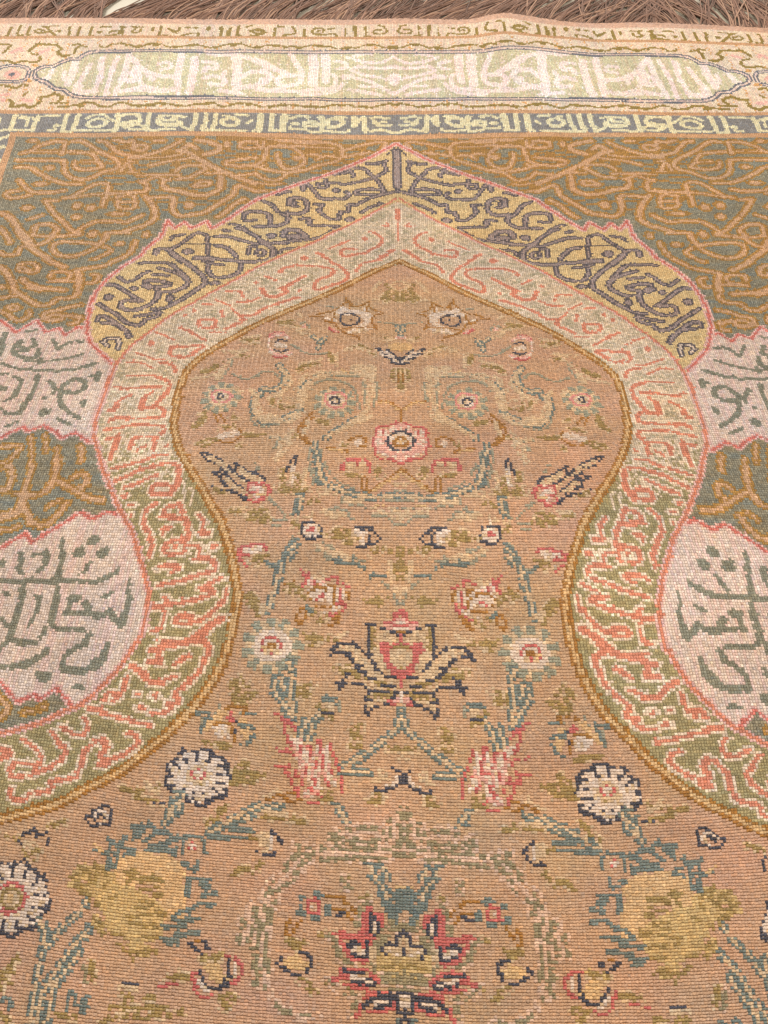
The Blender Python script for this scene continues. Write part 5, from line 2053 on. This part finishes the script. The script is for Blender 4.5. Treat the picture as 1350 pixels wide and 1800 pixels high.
# the woven back, a thin slab under the knots
bu = np.linspace(fu[0] + 1, fu[-1] - 1, 121); bv = np.linspace(fv[0] + 1, fv[-1] - 1, 121)
BU, BV = np.meshgrid(bu, bv); bx, by = lie(BU, BV)
bt = np.stack([bx, by, wave(bx, by) - 1.2], 2) * MM; bb = bt.copy(); bb[..., 2] = np.maximum(bb[..., 2] - 2.2 * MM, .0004)
n = 121; k = np.arange(n * n).reshape(n, n)
tq = np.stack([k[:-1, :-1], k[:-1, 1:], k[1:, 1:], k[1:, :-1]], 2).reshape(-1, 4)
bq = tq[:, ::-1] + n * n
ring = np.concatenate([k[0, :], k[1:, -1], k[-1, -2::-1], k[-2:0:-1, 0]]); rn = np.roll(ring, -1)
sq = np.stack([ring, ring + n * n, rn + n * n, rn], 1)
qs = np.concatenate([tq, bq, sq])
raw_mesh('backing', np.concatenate([bt.reshape(-1, 3), bb.reshape(-1, 3)]), qs, EDGE, np.tile(lin('#b08c72') * .6, (len(qs), 1)), False, carpet)

# ------------------------------------------------------------------ fringe: warp ends gathered in loose tassels
FRINGE = yarn_material('fringe_yarn', .75, .2, .25, .8)
def strand(pts, rad, twist):
    """tube with five sides along pts"""
    pts = np.array(pts); t = np.gradient(pts, axis=0); t /= np.linalg.norm(t, axis=1)[:, None]
    s = np.cross(t, [0, 0, 1.0]); s /= np.linalg.norm(s, axis=1)[:, None] + 1e-9; nrm = np.cross(s, t)
    K = 5; an = np.arange(K) / K * 2 * np.pi
    rr = rad * np.linspace(1, .75, len(pts))[:, None]
    v = pts[:, None] + (np.cos(an)[None, :, None] * s[:, None] + np.sin(an)[None, :, None] * nrm[:, None]) * rr[..., None]
    L_ = len(pts); idx = np.arange(L_ * K).reshape(L_, K); nx = np.roll(idx, -1, 1)
    q = np.stack([idx[:-1], nx[:-1], nx[1:], idx[1:]], 2).reshape(-1, 4)
    return v.reshape(-1, 3), q
NT = 96
edges = np.linspace(-960, 960, NT + 1)
frv = META['V'][0]
for ti in range(NT):
    u0, u1 = edges[ti], edges[ti + 1]; uc = (u0 + u1) / 2
    if uc < 560: lean = .62 + .22 * math.sin(uc / 130.0) + .16 * rng.standard_normal()
    else: lean = -.25 + .30 * rng.standard_normal()
    if uc < -600: lean = .22 + .30 * rng.standard_normal()
    if 180 < uc < 420: lean = .5 + .25 * rng.standard_normal()
    gather = rng.uniform(.5, 1.3)
    VS_, QS_, CS_ = [], [], []; off = 0
    ns = int((u1 - u0) / 3.2 * 2.5)
    for si in range(ns):
        u = rng.uniform(u0 - 1.5, u1 + 1.5); layer = rng.random()
        ln = rng.uniform(120, 190); a = lean + .13 * rng.standard_normal() - (u - uc) / 20.0 * gather * .30
        nseg = 12; ts = np.linspace(0, 1, nseg)
        w1, w2, ph = rng.normal(0, 3.2), rng.normal(0, 1.6), rng.uniform(0, 6.28)
        du = np.sin(a) * ln * ts + w1 * np.sin(ts * 3.1 + ph) * ts + w2 * np.sin(ts * 9 + ph) * ts
        dv = np.cos(a) * ln * ts + rng.normal(0, 2) * ts ** 2
        x, y = lie(np.array([u] * nseg, float), np.array([frv - 1.0] * nseg))
        x = x + du; y = y + dv
        z0 = wave(x, y)[0]
        z = z0 * (1 - ts) ** 2 + (1.8 + layer * 7.5) * np.minimum(ts * 5, 1) * (1 - .5 * ts) + .8
        z = np.maximum(z + rng.normal(0, .5) * np.sin(ts * 7 + ph), 1.3)
        v, q = strand(np.stack([x, y, z], 1) * MM, rng.uniform(1.1, 1.8) * MM, 0)
        VS_.append(v); QS_.append(q + off); off += len(v)
        c = lin('#97735f') * .72 * math.exp(rng.normal(0, .26)) * (0.55 + .6 * layer)  # lower strands darkened: shade under the top layers put into the colour
        if rng.random() < .12: c = lin('#c29a7e') * .9
        CS_.append(np.tile(c, (len(q), 1)))
    raw_mesh('tassel', np.concatenate(VS_), np.concatenate(QS_), FRINGE, np.concatenate(CS_), True, carpet)

# ------------------------------------------------------------------ floor
fm, N, L, b = node_mat('pale_stone_floor')
tc = N.new('ShaderNodeTexCoord'); no = N.new('ShaderNodeTexNoise'); no.inputs['Scale'].default_value = 9; no.inputs['Detail'].default_value = 6
L.new(tc.outputs['Object'], no.inputs['Vector'])
cr = N.new('ShaderNodeValToRGB'); cr.color_ramp.elements[0].position = .35; cr.color_ramp.elements[1].position = .7
cr.color_ramp.elements[0].color = (.44, .39, .29, 1); cr.color_ramp.elements[1].color = (.60, .54, .42, 1)
L.new(no.outputs['Fac'], cr.inputs['Fac']); L.new(cr.outputs['Color'], b.inputs['Base Color']); b.inputs['Roughness'].default_value = .35
g = np.array([[-4, -3, 0], [4, -3, 0], [4, 6, 0], [-4, 6, 0]], float)
fl = raw_mesh('floor', g, np.array([[0, 1, 2, 3]]), fm, None, False)
fl['kind'] = 'structure'
